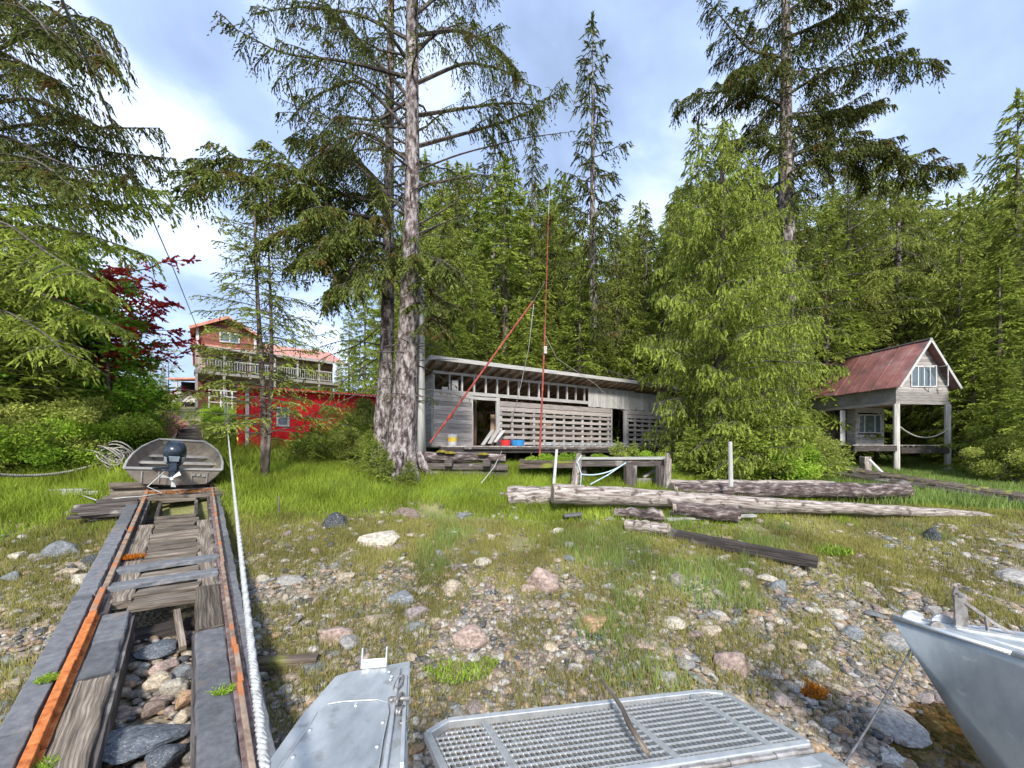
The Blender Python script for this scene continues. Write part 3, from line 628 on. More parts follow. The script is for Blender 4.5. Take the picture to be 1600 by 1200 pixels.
# things on the deck
def bucket(name, label, px, py, dd, r, h, mat, band=None, cat='bucket'):
    p = PX(px, py, dd); p.z = A0.z-.005
    t = thing(name, label, cat, p); b = MB(); b.lathe([(.001, .01), (r*.85, 0), (r, h), (r*.93, h), (r*.8, .02), (.001, .02)], p, 20); b.build('pail', mat, t, smooth=False)
    b = MB(); b.tube([p+Vector((math.cos(a)*r, 0, h-.03-abs(math.sin(a))*r*.9)) for a in np.linspace(math.pi, 2*math.pi, 10)], .005, 4); b.build('handle', 'steel', t)
    if band: b = MB(); b.lathe([(r*.905, h*.35), (r*.96, h*.72)], p, 20); b.build('label_band', band, t)
bucket('bucket', 'white bucket with a yellow band in front of the board wall', 707, 690, 12.6, .16, .36, 'white', 'yellow')
bucket('bucket', 'red plastic tub on the deck by the lattice', 790, 690, 13.6, .19, .2, 'redp')
bucket('tub', 'blue plastic tub on the deck right of the red one', 808, 690, 13.7, .26, .2, 'blue', cat='tub')
b = MB(SH)
for k, (x, y) in enumerate(((1.55, -.5), (1.75, -.62), (2.0, -.5))): b.beam((x, y, .02+.05*k), (x+.6, -.1, .55), .14, .03)
tag(b.build('loose_planks', 'pale', bevel=.004), 'loose grey planks leaning at the open shed doorway', 'planks', None)
lad = thing('ladder', 'aluminium ladder lying on its side along the shed deck', 'ladder', SH @ Vector((5, -.9, 0)))
for z in (.02, .28):
    b = MB(SH); b.beam((3.6, -.9-z*1.2, .03+z*.25), (7.6, -.9-z*1.2, .03+z*.25), .025, .05); b.build('side_rail', 'alu2', lad)
for k in range(13):
    b = MB(SH); x = 3.75+k*.31; b.tube([(x, -.93, .04), (x, -1.22, .1)], .014, 6); b.build('rung', 'alu2', lad)
# red derrick
mast = thing('derrick', 'rusty red mast with a slanting red boom standing before the shed', 'derrick', PX(843, 712, 11.7))
b = MB(); b.tube([PX(843, 715, 11.7), PX(848, 600, 11.7), PX(852, 505, 11.7)], [.03, .027, .024], 8); b.tube([PX(852, 505, 11.7), PX(857, 335, 11.7)], [.014, .009], 8); b.build('mast', 'redpole', mast)
b = MB(); b.tube([PX(672, 692, 11.2), PX(702, 652, 11.2), PX(832, 472, 11.8)], [.03, .03, .026], 8); b.tube([PX(700, 655, 11.2), PX(706, 647, 11.2)], .055, 8); b.build('boom', 'redpole', mast)
for q in ([PX(857, 335, 11.7), PX(859, 295, 11.7)], [PX(832, 472, 11.8), PX(852, 440, 11.7)]): MB().tube(q, .006, 4).build('stay', 'cable', mast)
b = MB(); q = PX(852, 548, 11.7); b.box(q.x-.05, q.x+.05, q.y-.06, q.y+.04, q.z-.1, q.z+.12); b.build('pulley', 'steel', mast, bevel=.01)
rope('hanging_line', 'thin grey line falling from the boom tip past the lattice', [PX(834, 475, 11.7), PX(826, 545, 12), PX(812, 610, 12.4), PX(797, 668, 12.6)], .01, 'ropeg')
rope('hanging_line', 'thin line running from the mast down right over the lattice', [PX(850, 520, 11.7), PX(870, 560, 12), PX(930, 600, 12.5), PX(1000, 668, 13)], .007, 'ropeg')
rope('guy_line', 'thin line slanting from the mossy crib down into the grass', [PX(784, 705, 11.2), PX(772, 730, 10.5), PX(752, 755, 9.6)], .01, 'ropew')
# log crib before the shed
cr_ = thing('timber_crib', 'crib of stacked dark timbers with yellow moss under the shed corner', 'crib', PX(712, 745, 10.8))
for k, (y0, h) in enumerate(((714, .26), (729, .22), (741, .2))):
    b = MB(); p0 = PX(638-k*2, y0, 10.9); p1 = PX(790+k*3, y0+2, 11.0); b.tube([p0.lerp(p1, t)+Vector((0, 0, random.uniform(-.015, .015))) for t in np.linspace(0, 1, 7)], [h*.52]*7, 9, jit=.1)
    b.build('timber', 'dark' if k else 'barklog', cr_)
for px in (655, 700, 760):
    b = MB(); p0 = PX(px, 724, 10.7); b.beam(p0, p0+Vector((.2, 1.6, 0)), .2, .16); b.build('cross_timber', 'dark', cr_)
for px, py in ((703, 706), (755, 708), (690, 704)):
    b = MB(); p0 = PX(px, py, 10.85); b.lathe([(.001, .02), (.07, .012), (.14, -.02), (.16, -.05)], p0, 10); tag(b.build('moss_patch', 'moss', cr_, smooth=True), kind=None)
# low dock platform
dk = thing('low_dock', 'low broken dock platform with pale deck edge and stout posts', 'dock', PX(950, 757, 10.3))
b = MB(); z_ = 10.3
b.prism([PX(908, 718, 10.2), PX(1044, 718, 10.2), PX(1040, 716, 12), PX(905, 716.5, 12)], (0, 0, .05)); b.build('deck_board', 'pale', dk)
b = MB(); b.prism([PX(812, 723, 10.6), PX(905, 724, 10.2), PX(905, 719, 12), PX(812, 719.5, 12)], (0, 0, .05)); b.beam(PX(812, 728, 10.5), PX(905, 727, 10.25), .12, .12); b.build('deck_board', 'mossy', dk)
b = MB(); b.beam(PX(908, 724, 10.3), PX(1042, 724, 10.3), .12, .15); b.build('edge_beam', 'dark', dk)
b = MB(); b.beam(PX(988, 752, 10.5), PX(1035, 752, 10.5), .1, .16); b.beam(PX(1005, 745, 10.6), PX(1030, 730, 10.6), .1, .07); b.build('brace', 'lattice', dk)
for px, r_, dd in ((910, .12, 10.5), (984, .17, 10.25), (1034, .17, 10.2)):
    b = MB(); p = PX(px, 727, dd); b.tube([(p.x, p.y, gz(p.x, p.y)-.1), (p.x, p.y, p.z)], r_, 10, jit=.06); b.build('post', 'dark', dk)
b = MB(); b.tube([PX(1042, 765, 10.0), PX(1044, 718, 10.0), PX(1043, 708, 10)], [.09, .09, .03], 8, jit=.05); b.build('post', 'log', dk)
def stake(name, label, x0, y0, x1, y1, dd, r_, mat, cat='post'):
    b = MB(); b.tube([PX(x0, y0, dd), PX(x1, y1, dd)], [r_, r_*.85], 8, jit=.05); return tag(b.build(name, mat), label, cat)
stake('stake', 'thin white stake leaning in grass left of the low dock', 865, 760, 870, 702, 9.6, .04, 'white')
b = MB(); b.tube([PX(898, 760, 9.7), PX(902, 728, 9.7), PX(905, 708, 9.7)], [.11, .1, .05], 10, jit=.05); tag(b.build('mooring_post', 'log'), 'stout grey mooring post leaning at the left end of the low dock', 'post')
stake('stake', 'tall square grey stake standing before the cedar behind the logs', 1142, 760, 1141, 690, 9.3, .05, 'pale')
stake('iron_stake', 'short dark iron rod stuck upright in the lush grass', 436, 800, 435, 775, 7.4, .015, 'rail', 'rod')
rope('blue_rope', 'pale blue rope swagged from the post to the middle of the dock', sag(PX(908, 741, 9.8), PX(978, 723, 10.1), .12), .018, 'ropeb')
rope('blue_rope', 'pale blue rope running straight from the dock down into the grass', [PX(976, 724, 10.1), PX(950, 742, 9.8), PX(922, 757, 9.5)], .016, 'ropeb')
rope('blue_rope', 'short pale blue rope wound down the leaning mooring post', [PX(908, 712, 9.6), PX(902, 722, 9.55), PX(908, 740, 9.6), PX(907, 760, 9.5)], .016, 'ropeb')

# ------------------------------------------------------------------ logs and beams on the beach
def log(name, label, p0, p1, r0, r1, mat, n=14, jit=.05, wob=.02, pointed=False, cat='log', seg=16):
    p0 = Vector(p0); p1 = Vector(p1); b = MB(); pts = []; rr = []
    for i in range(seg+1):
        t = i/seg; pts.append(p0.lerp(p1, t)+Vector((0, random.uniform(-wob, wob), random.uniform(-wob, wob)))); rr.append(r0+(r1-r0)*t)
    if pointed: rr[-1] *= .25; rr[-2] *= .75
    b.tube(pts, rr, n, jit=jit, cap=False)
    t_ = thing(name, label, cat, p0.lerp(p1, .5)+Vector((0, 0, -r0))); b.build('stem', mat, t_, smooth=True)
    for q, r_, dv in ((pts[0], rr[0], pts[0]-pts[1]), (pts[-1], rr[-1], pts[-1]-pts[-2])):
        dv.normalize(); b = MB(); b.tube([q-dv*.05, q+dv*.012], [r_*.985, r_*.93], n, jit=.02); b.build('cut_end', 'logend', t_)
    return t_
def gp(px, py, dd, up): v = PX(px, py, dd); return v
log('log', 'longest bleached log stretched across the grass, nearest of the pile', PX(864, 771, 8.2), PX(1556, 806, 9.2), .215, .085, 'log', pointed=True, wob=.012, seg=26)
log('log', 'short bleached log behind the left end of the longest log', PX(796, 777, 8.8), PX(925, 779, 9.1), .25, .24, 'log')
log('log', 'dark stained log end at the far left of the pile', PX(781, 779, 9.3), PX(905, 784, 9.4), .17, .17, 'barklog')
log('log', 'thick dark barked log behind the longest log, rounded right end', PX(1050, 765, 9.7), PX(1414, 768, 10.4), .17, .21, 'barklog', jit=.08)
log('log', 'pale weathered log at the back of the pile beyond the barked one', PX(1040, 757, 10.4), PX(1300, 758, 11.2), .13, .13, 'log', jit=.08)
log('log', 'short brown log with a ragged end in front of the longest log', PX(1052, 796, 8.0), PX(1150, 804, 7.8), .13, .16, 'barklog', jit=.1)
log('log', 'small splintered log end lying in the grass below the pile', PX(960, 801, 7.9), PX(1034, 805, 7.6), .09, .12, 'barklog', jit=.14)
log('log', 'dark block of timber at the left end of the long beam', PX(980, 822, 7.2), PX(1045, 826, 7.0), .12, .1, 'log', jit=.1)
def beamthing(label, p0, p1, w, h, mat, name='beam'):
    b = MB(); p0 = Vector(p0); p1 = Vector(p1); N = 5
    b.rag(p0, p1, w, h, .008)
    return tag(b.build(name, mat, bevel=.012), label, 'beam')
a = PX(1024, 829, 7.1); c = PX(1280, 879, 5.9)
beamthing('long square dark beam lying in the grass below the logs', a, c, .13, .17, 'dark')
beamthing('thin grey plank in the grass between the two short logs', PX(1040, 812, 7.8), PX(1180, 805, 8.2), .12, .05, 'pale', 'plank')
beamthing('small weathered plank under the left end of the log pile', PX(880, 806, 7.8), PX(908, 803, 7.8), .2, .04, 'slate', 'plank')
beamthing('dark plank lying under the longest log to its right', PX(1150, 797, 8.5), PX(1225, 797, 8.7), .2, .1, 'dark', 'plank')
beamthing('dark timber lying half under the grey bow locker in the gravel', hit(390, 1050)+Vector((0, 0, .06)), hit(500, 1042)+Vector((0, 0, .06)), .12, .1, 'mossy', 'plank')
b = MB(); q = hit(1245, 893)
tag(MB().beam(PX(1237, 892, 6.0), PX(1262, 872, 6.1), .03, .03).build('stick', 'pale'), 'pale stick leaning on the square beam near its right end', 'stick')
# planked walkway on the right
wk = thing('plank_walkway', 'long mossy plank walkway sloping across the meadow toward the right', 'walkway', PX(1440, 745, 13))
W0 = PX(1275, 727, 15.2); W1 = PX(1640, 783, 10.4); dv = (W1-W0).normalized(); sd_ = dv.cross(Vector((0, 0, 1))).normalized()
for sg in (-.45, .45):
    b = MB(); pts = [W0.lerp(W1, t)+sd_*sg+Vector((0, 0, -.12)) for t in np.linspace(0, 1, 9)]; b.tube(pts, [.18]*9, 8, jit=.1); b.build('stringer', 'dark', wk)
b = MB(); n_ = 48
for k in range(n_):
    p = W0.lerp(W1, k/n_)+Vector((0, 0, .04+random.uniform(-.01, .015)))
    if random.random() < .93: b.beam(p-sd_*random.uniform(.5, .62), p+sd_*random.uniform(.5, .62), .15, .05)
tag(b.build('planks', 'mossy', wk), 'narrow cross planks, mossy at the upper end')
for t in (.25, .55, .8):
    b = MB(); p = W0.lerp(W1, t); b.box(p.x-.1, p.x+.1, p.y-.4, p.y+.4, gz(p.x, p.y)-.05, p.z-.15); b.build('support', 'dark', wk)
b = MB()
for k in range(26):
    p = hit(random.uniform(1265, 1315), random.uniform(738, 750)); a = random.random()*3.1; ln = random.uniform(.3, .8); dq = Vector((math.cos(a), math.sin(a)*.6, random.uniform(-.1, .35)))*ln
    p = p+Vector((0, 0, .2)); b.tube([p-dq*.5, p+dq*.5], [.03, .015], 5)
tag(b.build('driftwood_pile', 'pale'), 'tangle of broken grey sticks at the upper end of the walkway', 'driftwood', kind=None)

# ------------------------------------------------------------------ cabin on posts (right)
K0 = Vector(((1400-800)/F*19, 19, 2.55)); kf = Vector((.99, .13, 0)).normalized(); KM = frame(K0, kf); KW = 2.95; KL = 5.2
cab = thing('stilt_cabin', 'small gabled grey cabin raised on white posts with a rusty red roof', 'cabin', K0+Vector((0, 0, -1.3)))
fl = 2.12; ev = 2.98; ap = 4.95
def gboards(mb, y, flip=1):
    z = fl
    while z < ap-.05:
        z2 = z+.135; k = lambda q: KW/2 if q < ev else max(.0, KW/2*(ap-q)/(ap-ev)); w0, w1 = k(z), k(z2)
        for side in (0,):
            segs = [(-1, 1)]
            if 2.8 < (z+z2)/2 < 3.78 and y < 1: segs = [(-1, -.47), (.53, 1)]
            for s0, s1 in segs:
                def X(s_, w): return KW/2+max(-w, min(w, s_*KW/2 if abs(s_) < 1 else s_*w))
                a0, b0, a1, b1 = X(s0, w0), X(s1, w0), X(s0, w1), X(s1, w1)
                if b0-a0 < .02: continue
                mb.prism([(a0, y, z), (b0, y, z), (b1, y, z2-.006), (a1, y, z2-.006)], (0, .03, 0))
        z = z2
b = MB(KM); gboards(b, 0); gw = b.build('gable_wall', 'shed', cab); b = MB(KM); gboards(b, KL); b.build('gable_wall', 'shed', cab)
b = MB(KM); b.box(0, .03, .03, KL, fl, ev-.02); b.box(KW-.03, KW, .03, KL, fl, ev-.02); b.build('side_wall', 'grey_ply', cab)
b = MB(KM); b.box(.03, KW-.03, .03, KL, fl-.02, fl+.03); b.build('upper_floor', 'inner', cab)
b = MB(KM); b.box(-.05, KW+.05, -.04, .08, fl-.17, fl-.02); b.box(-.05, .1, .08, KL, fl-.17, fl-.02); b.build('floor_beam', 'shed', cab)
th_ = .05
for sg, nm in ((0, 'left'), (1, 'right')):
    xe = -.22 if sg == 0 else KW+.22; ze = ev-.27; xc = KW/2
    b = MB(KM); N = 9
    for i in range(N):
        y0 = -.35+i*(KL+.7)/N; y1 = y0+(KL+.7)/N
        vs = [(xe, y0, ze), (xe, y1, ze), (xc, y1, ap+.04), (xc, y0, ap+.04)]; h_ = .012*(i % 2)
        b.prism([(v[0], v[1], v[2]+h_) for v in vs], (0, 0, .025))
        b.beam((xe, y1-.02, ze+.045), (xc, y1-.02, ap+.085), .025, .02)
    rf = b.build('roof', 'cabroof', cab)
    b = MB(KM); b.beam((xe, -.37, ze-.02), (xc, -.37, ap+.02), .03, .11); b.build('barge_board', 'pale', rf)
b = MB(KM); b.beam((KW/2, -.37, ap+.09), (KW/2, KL+.35, ap+.09), .16, .03); b.build('ridge_cap', 'tin', cab)
wn_ = MB(KM)
def window(M4, parent, x0, x1, z0, z1, y, mull=(), open_=0, wid=.05, pane='glass'):
    b = MB(M4); b.box(x0, x1, y-.03, y+.01, z1-wid, z1); b.box(x0, x1, y-.03, y+.01, z0, z0+wid)
    for x in [x0, x1-wid]+[x0+(x1-x0)*m_-wid/2 for m_ in mull]: b.box(x, x+wid, y-.032, y+.008, z0+wid, z1-wid)
    f = b.build('window', 'white', parent); b = MB(M4); b.box(x0+wid*.5, x1-wid*.5, y-.008, y-.004, z0+wid*.5, z1-wid*.5); b.build('pane', pane, f); return f
f = window(KM, cab, .8, 2.25, 2.78, 3.8, -.01, (.27, .5, .73))
b = MB(KM)
for x0, x1, y0, y1 in ((1.52, 1.8, -.05, -.32), (2.25, 2.32, -.05, -.42)):
    for z in (2.8, 3.77): b.beam((x0, y0, z), (x1, y1, z), .03, .04)
    b.beam((x1, y1, 2.8), (x1, y1, 3.79), .035, .035)
b.build('open_sash', 'white', f)
b = MB(KM); b.tube([(.0, -.02, -1.35), (.0, -.02, fl-.17)], .125, 10, jit=.05); b.build('post', 'snag', cab)
b = MB(KM); b.tube([(KW-.08, -.02, -1.35), (KW-.08, -.02, fl-.17)], .125, 10, jit=.05); b.build('post', 'snag', cab)
for x in (.05, KW-.1):
    b = MB(KM); b.tube([(x+.4, 3.6, -1.3), (x+.4, 3.6, fl-.1)], .13, 8, jit=.05); b.build('post', 'bark2', cab)
b = MB(KM); x = -2.45
while x < KW+.05: b.box(x, x+.16, -.1, KL, -.04, .0); x += .17
b.build('deck', 'lattice', cab)
b = MB(KM)
b.box(.1, KW-.15, -.16, -.1, -.4, -.12)
for k in range(10): b.box(.1+k*.3, .2+k*.3, -.17, -.1, -.11, -.05)
b.box(-2.4, -.12, -.15, -.05, -.3, -.06); b.build('deck_joist', 'dark', cab)
KM2 = KM @ Matrix.Translation((0, 0, 0))
b = MB(KM)
z = 0
while z < 2.0:
    for seg in ([(0.75, 2.5)] if not (.55 < z < 1.68) else [(.75, .88), (2.3, 2.5)]): b.box(seg[0], seg[1], 2.6, 2.63, z, z+.14)
    b.box(.72, .75, 2.63, 5.0, z, z+.14); z += .148
lw = b.build('lower_wall', 'pale', cab)
window(KM, cab, .88, 2.3, .66, 1.68, 2.6, (.27, .72))
b = MB(KM); b.box(-.1, .2, 2.7, 2.73, 0, 1.9); b.build('white_sheet', 'white', cab)
b = MB(KM); b.box(.2, 2.4, 3.1, 3.12, 0, 2.0); b.build('room_shade_sheet', 'black', cab)  # added black sheet behind the window, painting the shade of the lower room
rope('sagging_rope', 'grey rope sagging between the two front posts of the stilt cabin', sag(KM @ Vector((.1, -.1, .85)), KM @ Vector((KW-.2, -.1, .75)), .45), .035, 'ropeg')
rope('guy_line', 'thin line slanting to the meadow from the right cabin post', [KM @ Vector((KW, -.1, 0)), KM @ Vector((KW+.6, -.6, -1.3))], .014, 'ropeg')
b = MB(); p = PX(1352, 730, 17); b.box(p.x-.15, p.x+.15, p.y-.15, p.y+.15, p.z-.3, p.z+.45); tag(b.build('stump_block', 'log', bevel=.03), 'square grey stump block under the left end of the cabin deck', 'block')
b = MB(); b.beam(PX(1358, 718, 16.6), PX(1378, 738, 16.2), .16, .05); tag(b.build('leaning_plank', 'pale'), 'pale plank leaning down from the stump block by the cabin', 'plank')
# pale outbuilding half hidden left of the cabin
OB = frame(PX(1262, 660, 25), Vector((.97, .25, 0)))
ob = thing('outbuilding', 'pale outbuilding with a galvanised roof half hidden behind the cabin', 'shed', OB.translation)
b = MB(OB); b.box(0, 2.6, 0, 2.5, -1.6, 1.0); b.build('wall', 'white', ob)
b = MB(OB); b.prism([(-.2, -.3, 1.0), (2.8, -.3, 1.0), (2.8, 1.3, 2.1), (-.2, 1.3, 2.1)], (0, 0, .05)); b.prism([(-.2, 2.8, 1.0), (-.2, 1.31, 2.1), (2.8, 1.31, 2.1), (2.8, 2.8, 1.0)], (0, 0, .05)); b.build('roof', 'tin', ob)

# ------------------------------------------------------------------ red boathouse shed
RA = Vector(((370-800)/F*14, 14, 2.2)); ru = Vector((.82, .57, 0)); RLn = 5.3; ru.normalize(); RM = frame(RA, ru)
rs = thing('red_shed', 'bright red low shed behind the bushes with a corrugated white roof edge', 'shed', RA)
b = MB(RM)
z = .15
while z < 2.3: b.box(.0, RLn, 0, .03, z, z+.15); z += .152
b.box(0, .03, .03, 1.4, .15, 2.3); b.box(RLn-.03, RLn, .03, 1.4, .15, 2.3); b.box(0, RLn, 1.4, 1.43, .15, 2.3); b.build('wall', 'redwall', rs)
b = MB(RM); b.box(.25, .36, -.06, -.0, -.3, 2.3); b.box(.5, 1.1, -.03, 0, .0, .18); b.build('corner_post', 'white', rs)
b = MB(RM); b.box(0, .2, -.05, -.0, -.35, 2.3); tag(b.build('corner_board', 'redwall', rs))
b = MB(RM); b.box(.45, RLn, .0, .1, -.5, .15); b.build('foundation', 'concrete', rs)
window(RM, rs, 1.2, 1.62, 1.0, 1.72, -.005, (), wid=.06)
b = MB(RM); x = -.15; i = 0
vs = []; fs = []
n_ = int((RLn+.4)/.035)
for i in range(n_+1):
    x = -.2+i*.035; h_ = .02*math.sin(i*2*math.pi/4)
    vs += [(x, -.3, 2.33+h_), (x, 1.6, 2.45+h_)]
for i in range(n_): fs.append((2*i, 2*i+2, 2*i+3, 2*i+1))
b.add(vs, fs, rnd=.5); b.build('roof', 'tin', rs, solid=.008)

# ------------------------------------------------------------------ house up the slope
HA = Vector(((306-800)/F*31, 31, 5.5)); hu = Vector((.79, .613, 0)).normalized(); HM = frame(HA, hu); HL = 10.0; HD = 7
house = thing('house', 'tall brown red house with orange metal roof and a railed balcony', 'house', HA)
def siding(mb, x0, x1, y0, y1, z0, z1, st_=.18):
    z = z0
    while z < z1-.02: mb.box(x0, x1, y0, y1, z, min(z+st_-.008, z1)); z += st_
b = MB(HM); siding(b, 0, HL, 0, .05, 0, 4.75); siding(b, 0, .05, .05, HD, 0, 4.75); siding(b, HL-.05, HL, .05, HD, 0, 4.75); b.build('wall', 'tanwall', house)
b = MB(HM); siding(b, -.02, 4.2, -.04, -.01, -.1, 2.3); tag(b.build('lower_wall', 'housewall', house), 'red brown lower wall')
GWd = 3.9
b = MB(HM); z = 4.75
while z < 7.0:
    z2 = z+.18; w = GWd/2 if z < 6.05 else GWd/2*max(0, (6.95-z)/.9)
    if w > .05: b.box(GWd/2-w, GWd/2+w, -1.25, -1.2, z, z2-.008)
    z = z2
b.box(0, .05, -1.2, 3, 4.75, 6.0); b.box(GWd-.05, GWd, -1.2, 3, 4.75, 6.0); b.build('gable_wall', 'housewall', house)
b = MB(HM)
for x0, x1 in ((-.35, GWd/2), (GWd+.35, GWd/2)):
    b.prism([(x0, -1.7, 5.86), (x0, 4, 5.86), (x1, 4, 7.05), (x1, -1.7, 7.05)], (0, 0, .1))
grf = b.build('gable_roof', 'redroof', house)
b = MB(HM)
for x0 in (-.35, GWd+.35): b.beam((x0, -1.72, 5.84), (GWd/2, -1.72, 7.03), .04, .2)
b.build('barge_board', 'redroof', grf)
b = MB(HM); n_ = 60; vs = []; fs = []
for i in range(n_+1):
    x = -.3+(HL+.9)*i/n_; h_ = .03*(i % 2); vs += [(x, -1.9, 4.55+h_), (x, 3.5, 6.5+h_), (x, 8, 4.6+h_)]
for i in range(n_): fs += [(3*i, 3*i+3, 3*i+4, 3*i+1), (3*i+1, 3*i+4, 3*i+5, 3*i+2)]
b.add(vs, fs, rnd=.5); b.build('main_roof', 'redroof', house, solid=.06)
b = MB(HM); b.beam((-.3, -1.93, 4.5), (HL+.6, -1.93, 4.5), .05, .22); b.build('eave_board', 'shed', house)
b = MB(HM); b.box(-.1, HL+.3, -1.8, 0, 2.5, 2.72); b.build('balcony_floor', 'shed', house)
b = MB(HM)
for k in range(7):
    x = .05+k*(HL+.1)/6; b.box(x-.07, x+.07, -1.78, -1.66, 2.72, 4.5)
    b.box(x-.08, x+.08, -1.75, -1.6, -.6 if k not in (2, 4) else 2.4, 2.5)
b.build('balcony_post', 'shed', house)
rl = MB(HM); rl.box(0, HL+.2, -1.8, -1.74, 3.58, 3.65); rl.box(0, HL+.2, -1.8, -1.74, 2.82, 2.87)
x = 0.
while x < HL+.2: rl.box(x, x+.035, -1.79, -1.755, 2.87, 3.58); x += .17
rl.build('railing', 'pale', house)
for x0, x1, z0, z1, mu_ in ((1.2, 3.0, 2.9, 4.3, (.5,)), (3.8, 5.6, 2.9, 4.2, (.5,)), (6.4, 8.2, 2.9, 4.2, (.5,)), (4.4, 5.4, .9, 1.9, ())): window(HM, house, x0, x1, z0, z1, -.02, mu_, wid=.08)
window(HM, house, 1.45, 2.75, 5.15, 5.95, -1.27, (.5,), wid=.09)
for x in (.02, GWd-.2): MB(HM).box(x, x+.18, -1.3, -1.22, 4.8, 6.0).build('corner_board', 'white', house)
b = MB(HM)
for z in (.3, .75, 1.2): b.box(.8, 3.0, -2.4, -2.34, z, z+.07)
for x in (.8, 1.5, 2.2, 2.95): b.box(x-.05, x+.05, -2.42, -2.33, -.6, 1.25)
b.build('porch_rail', 'white', house)
b = MB(HM); b.box(0, HL, -2.6, -.1, -1.0, -.15); b.build('stone_footing', 'dark', house)
# winch shelter at the head of the track
WS = frame(Vector(((266-800)/F*34, 34, 5.9)), Vector((.9, .43, 0)).normalized())
ws = thing('winch_shelter', 'open shelter with a red roof at the head of the track', 'shelter', WS.translation)
b = MB(WS); b.prism([(-.1, -.4, 2.3), (2.9, -.4, 2.55), (2.9, 3, 2.9), (-.1, 3, 2.65)], (0, 0, .14)); b.build('roof', 'redroof', ws)
b = MB(WS); b.box(.0, 2.8, 2.9, 3, .2, 2.6); b.box(2.75, 2.8, 0, 2.9, .2, 2.5); b.build('back_wall', 'black', ws)  # shelter walls with the shade under the roof put into their colour
for x in (.45, 2.4):
    b = MB(WS); b.box(x-.09, x+.09, -.2, -.02, -.4, 2.35); b.build('post', 'pale', ws)
b = MB(WS); b.prism([(-.9, .3, .5), (2.2, .2, .5), (1.6, 1.6, 1.5), (-.3, 1.6, 1.4)], (0, 0, .05)); b.build('sheet', 'shed', ws)
# ------------------------------------------------------------------ landing craft under the camera and the boat beside it
def PZ(px, py, z): d = (CH-z)*F/(py-HZ); return Vector(((px-800)/F*d, d, z))
craft = thing('landing_craft', 'scuffed aluminium landing craft whose grated bow ramp rests over the gravel', 'boat', (0.3, 1.2, .5))
zr, zh = .87, .98
TLc = PZ(700, 1130, zr); TRc = PZ(1101, 1084, zr); TR2 = PZ(1131, 1087, zr); TL2 = PZ(668, 1150, zr+.003)
HR = PZ(1262, 1165, zh); HL_ = PZ(1035, 1200, zh); hd = (HR-HL_).normalized(); HLf = HR-hd*1.66
def bil(u, v):      # u along the hinge 0..1, v from the hinge out to the far edge
    n_ = HLf.lerp(HR, u); f_ = TL2.lerp(TR2, u)+Vector((0, .02, 0)); return n_.lerp(f_, v)
outl = [HLf, HR, TR2, TRc, TLc, TL2]
b = MB()
for p, q in zip(outl, outl[1:]+outl[:1]): b.beam(p, q, .035, .045)
for u in (.17, .60, .885):
    b.beam(bil(u, .02), bil(u, 1.0-.0), .035, .046)
fr = b.build('ramp_frame', 'alu2', craft, bevel=.004)
def far_v(u):   # how far a bearing bar reaches before the chamfered outline
    if u < .09: return .86+.14*u/.09
    if u > .93: return 1-.04*(u-.93)/.07
    return 1.0
nb = 64; b = MB()
for k in range(1, nb):
    u = k/nb; q = bil(u, far_v(u)-.01); b.beam(bil(u, .02), q, .0032, .02)
for k in range(1, 12):
    v = k/12; u0 = .0 if v < .86 else (v-.86)*.6; b.beam(bil(u0+.01, v)+Vector((0, 0, .012)), bil(.99, v)+Vector((0, 0, .012)), .007, .007)
tag(b.build('grating', 'alu2', craft), 'open steel grating of the ramp')
b = MB(); b.tube([HLf-Vector((0, .03, 0)), HR-Vector((0, .03, 0))], .012, 10)
for k in range(7):
    p = HLf.lerp(HR, k/7+.02); b.tube([p-Vector((0, .03, 0)), p+hd*.12-Vector((0, .03, 0))], .018, 10)
b.build('hinge', 'steel', craft, smooth=False)
nrm = Vector((-hd.y, hd.x, 0))
b = MB(); b.prism([HLf-nrm*.045-hd*.05, HR-nrm*.045+hd*.05, HR-nrm*.5+hd*.12, HR-nrm*1.3+hd*.12, HLf-nrm*1.3-hd*.1, HLf-nrm*.5-hd*.1], (0, 0, -.06)); b.build('deck', 'alu', craft, bevel=.004)
b = MB()
for t0, t1 in ((.02, .3), (.34, .62), (.66, .97)): b.beam(HLf.lerp(HR, t0)-nrm*.09+Vector((0, 0, .004)), HLf.lerp(HR, t1)-nrm*.09+Vector((0, 0, .004)), .05, .008)
b.beam(HLf.lerp(HR, .8)-nrm*.17+Vector((0, 0, .004)), HLf.lerp(HR, .95)-nrm*.32+Vector((0, 0, .004)), .03, .01)
b.build('hinge_plate', 'alu2', craft)
b = MB(); b.prism([HR+hd*.12+Vector((0, -.02, -.06)), HR+hd*.2+Vector((0, -.25, -.06)), HR+hd*.2+Vector((0, -1.3, -.06)), HLf-hd*.15-nrm*1.3+Vector((0, 0, -.06)), HLf-hd*.15+Vector((0, -.02, -.06))], (0, 0, -.95)); b.build('hull', 'alu', craft)
# port locker beside the ramp
zl = 1.5
Lp = [PZ(400, 1215, zl), PZ(470, 1118, zl), PZ(524, 1056, zl), PZ(545, 1049, zl), PZ(641, 1032, zl), PZ(639, 1100, zl), PZ(633, 1200, zl)]
Lp = [Lp[0]+Vector((.0, -.35, 0))]+Lp+[Lp[-1]+Vector((.07, -.4, 0))]
b = MB(); b.prism(Lp, (0, 0, -.035)); lk = b.build('locker_top', 'alu', craft, bevel=.005)
b = MB()
for i in range(len(Lp)-1):
    p, q = Lp[i], Lp[i+1]; c_ = Vector((-.5, 1.2, zl)); p = p.lerp(c_, .05); q = q.lerp(c_, .05)
    b.add([p+Vector((0, 0, -.03)), q+Vector((0, 0, -.03)), q+Vector((0, 0, -1.5)), p+Vector((0, 0, -1.5))], [(0, 1, 2, 3)])
b.build('locker_side', 'alu', craft)
zt2 = zl+.004
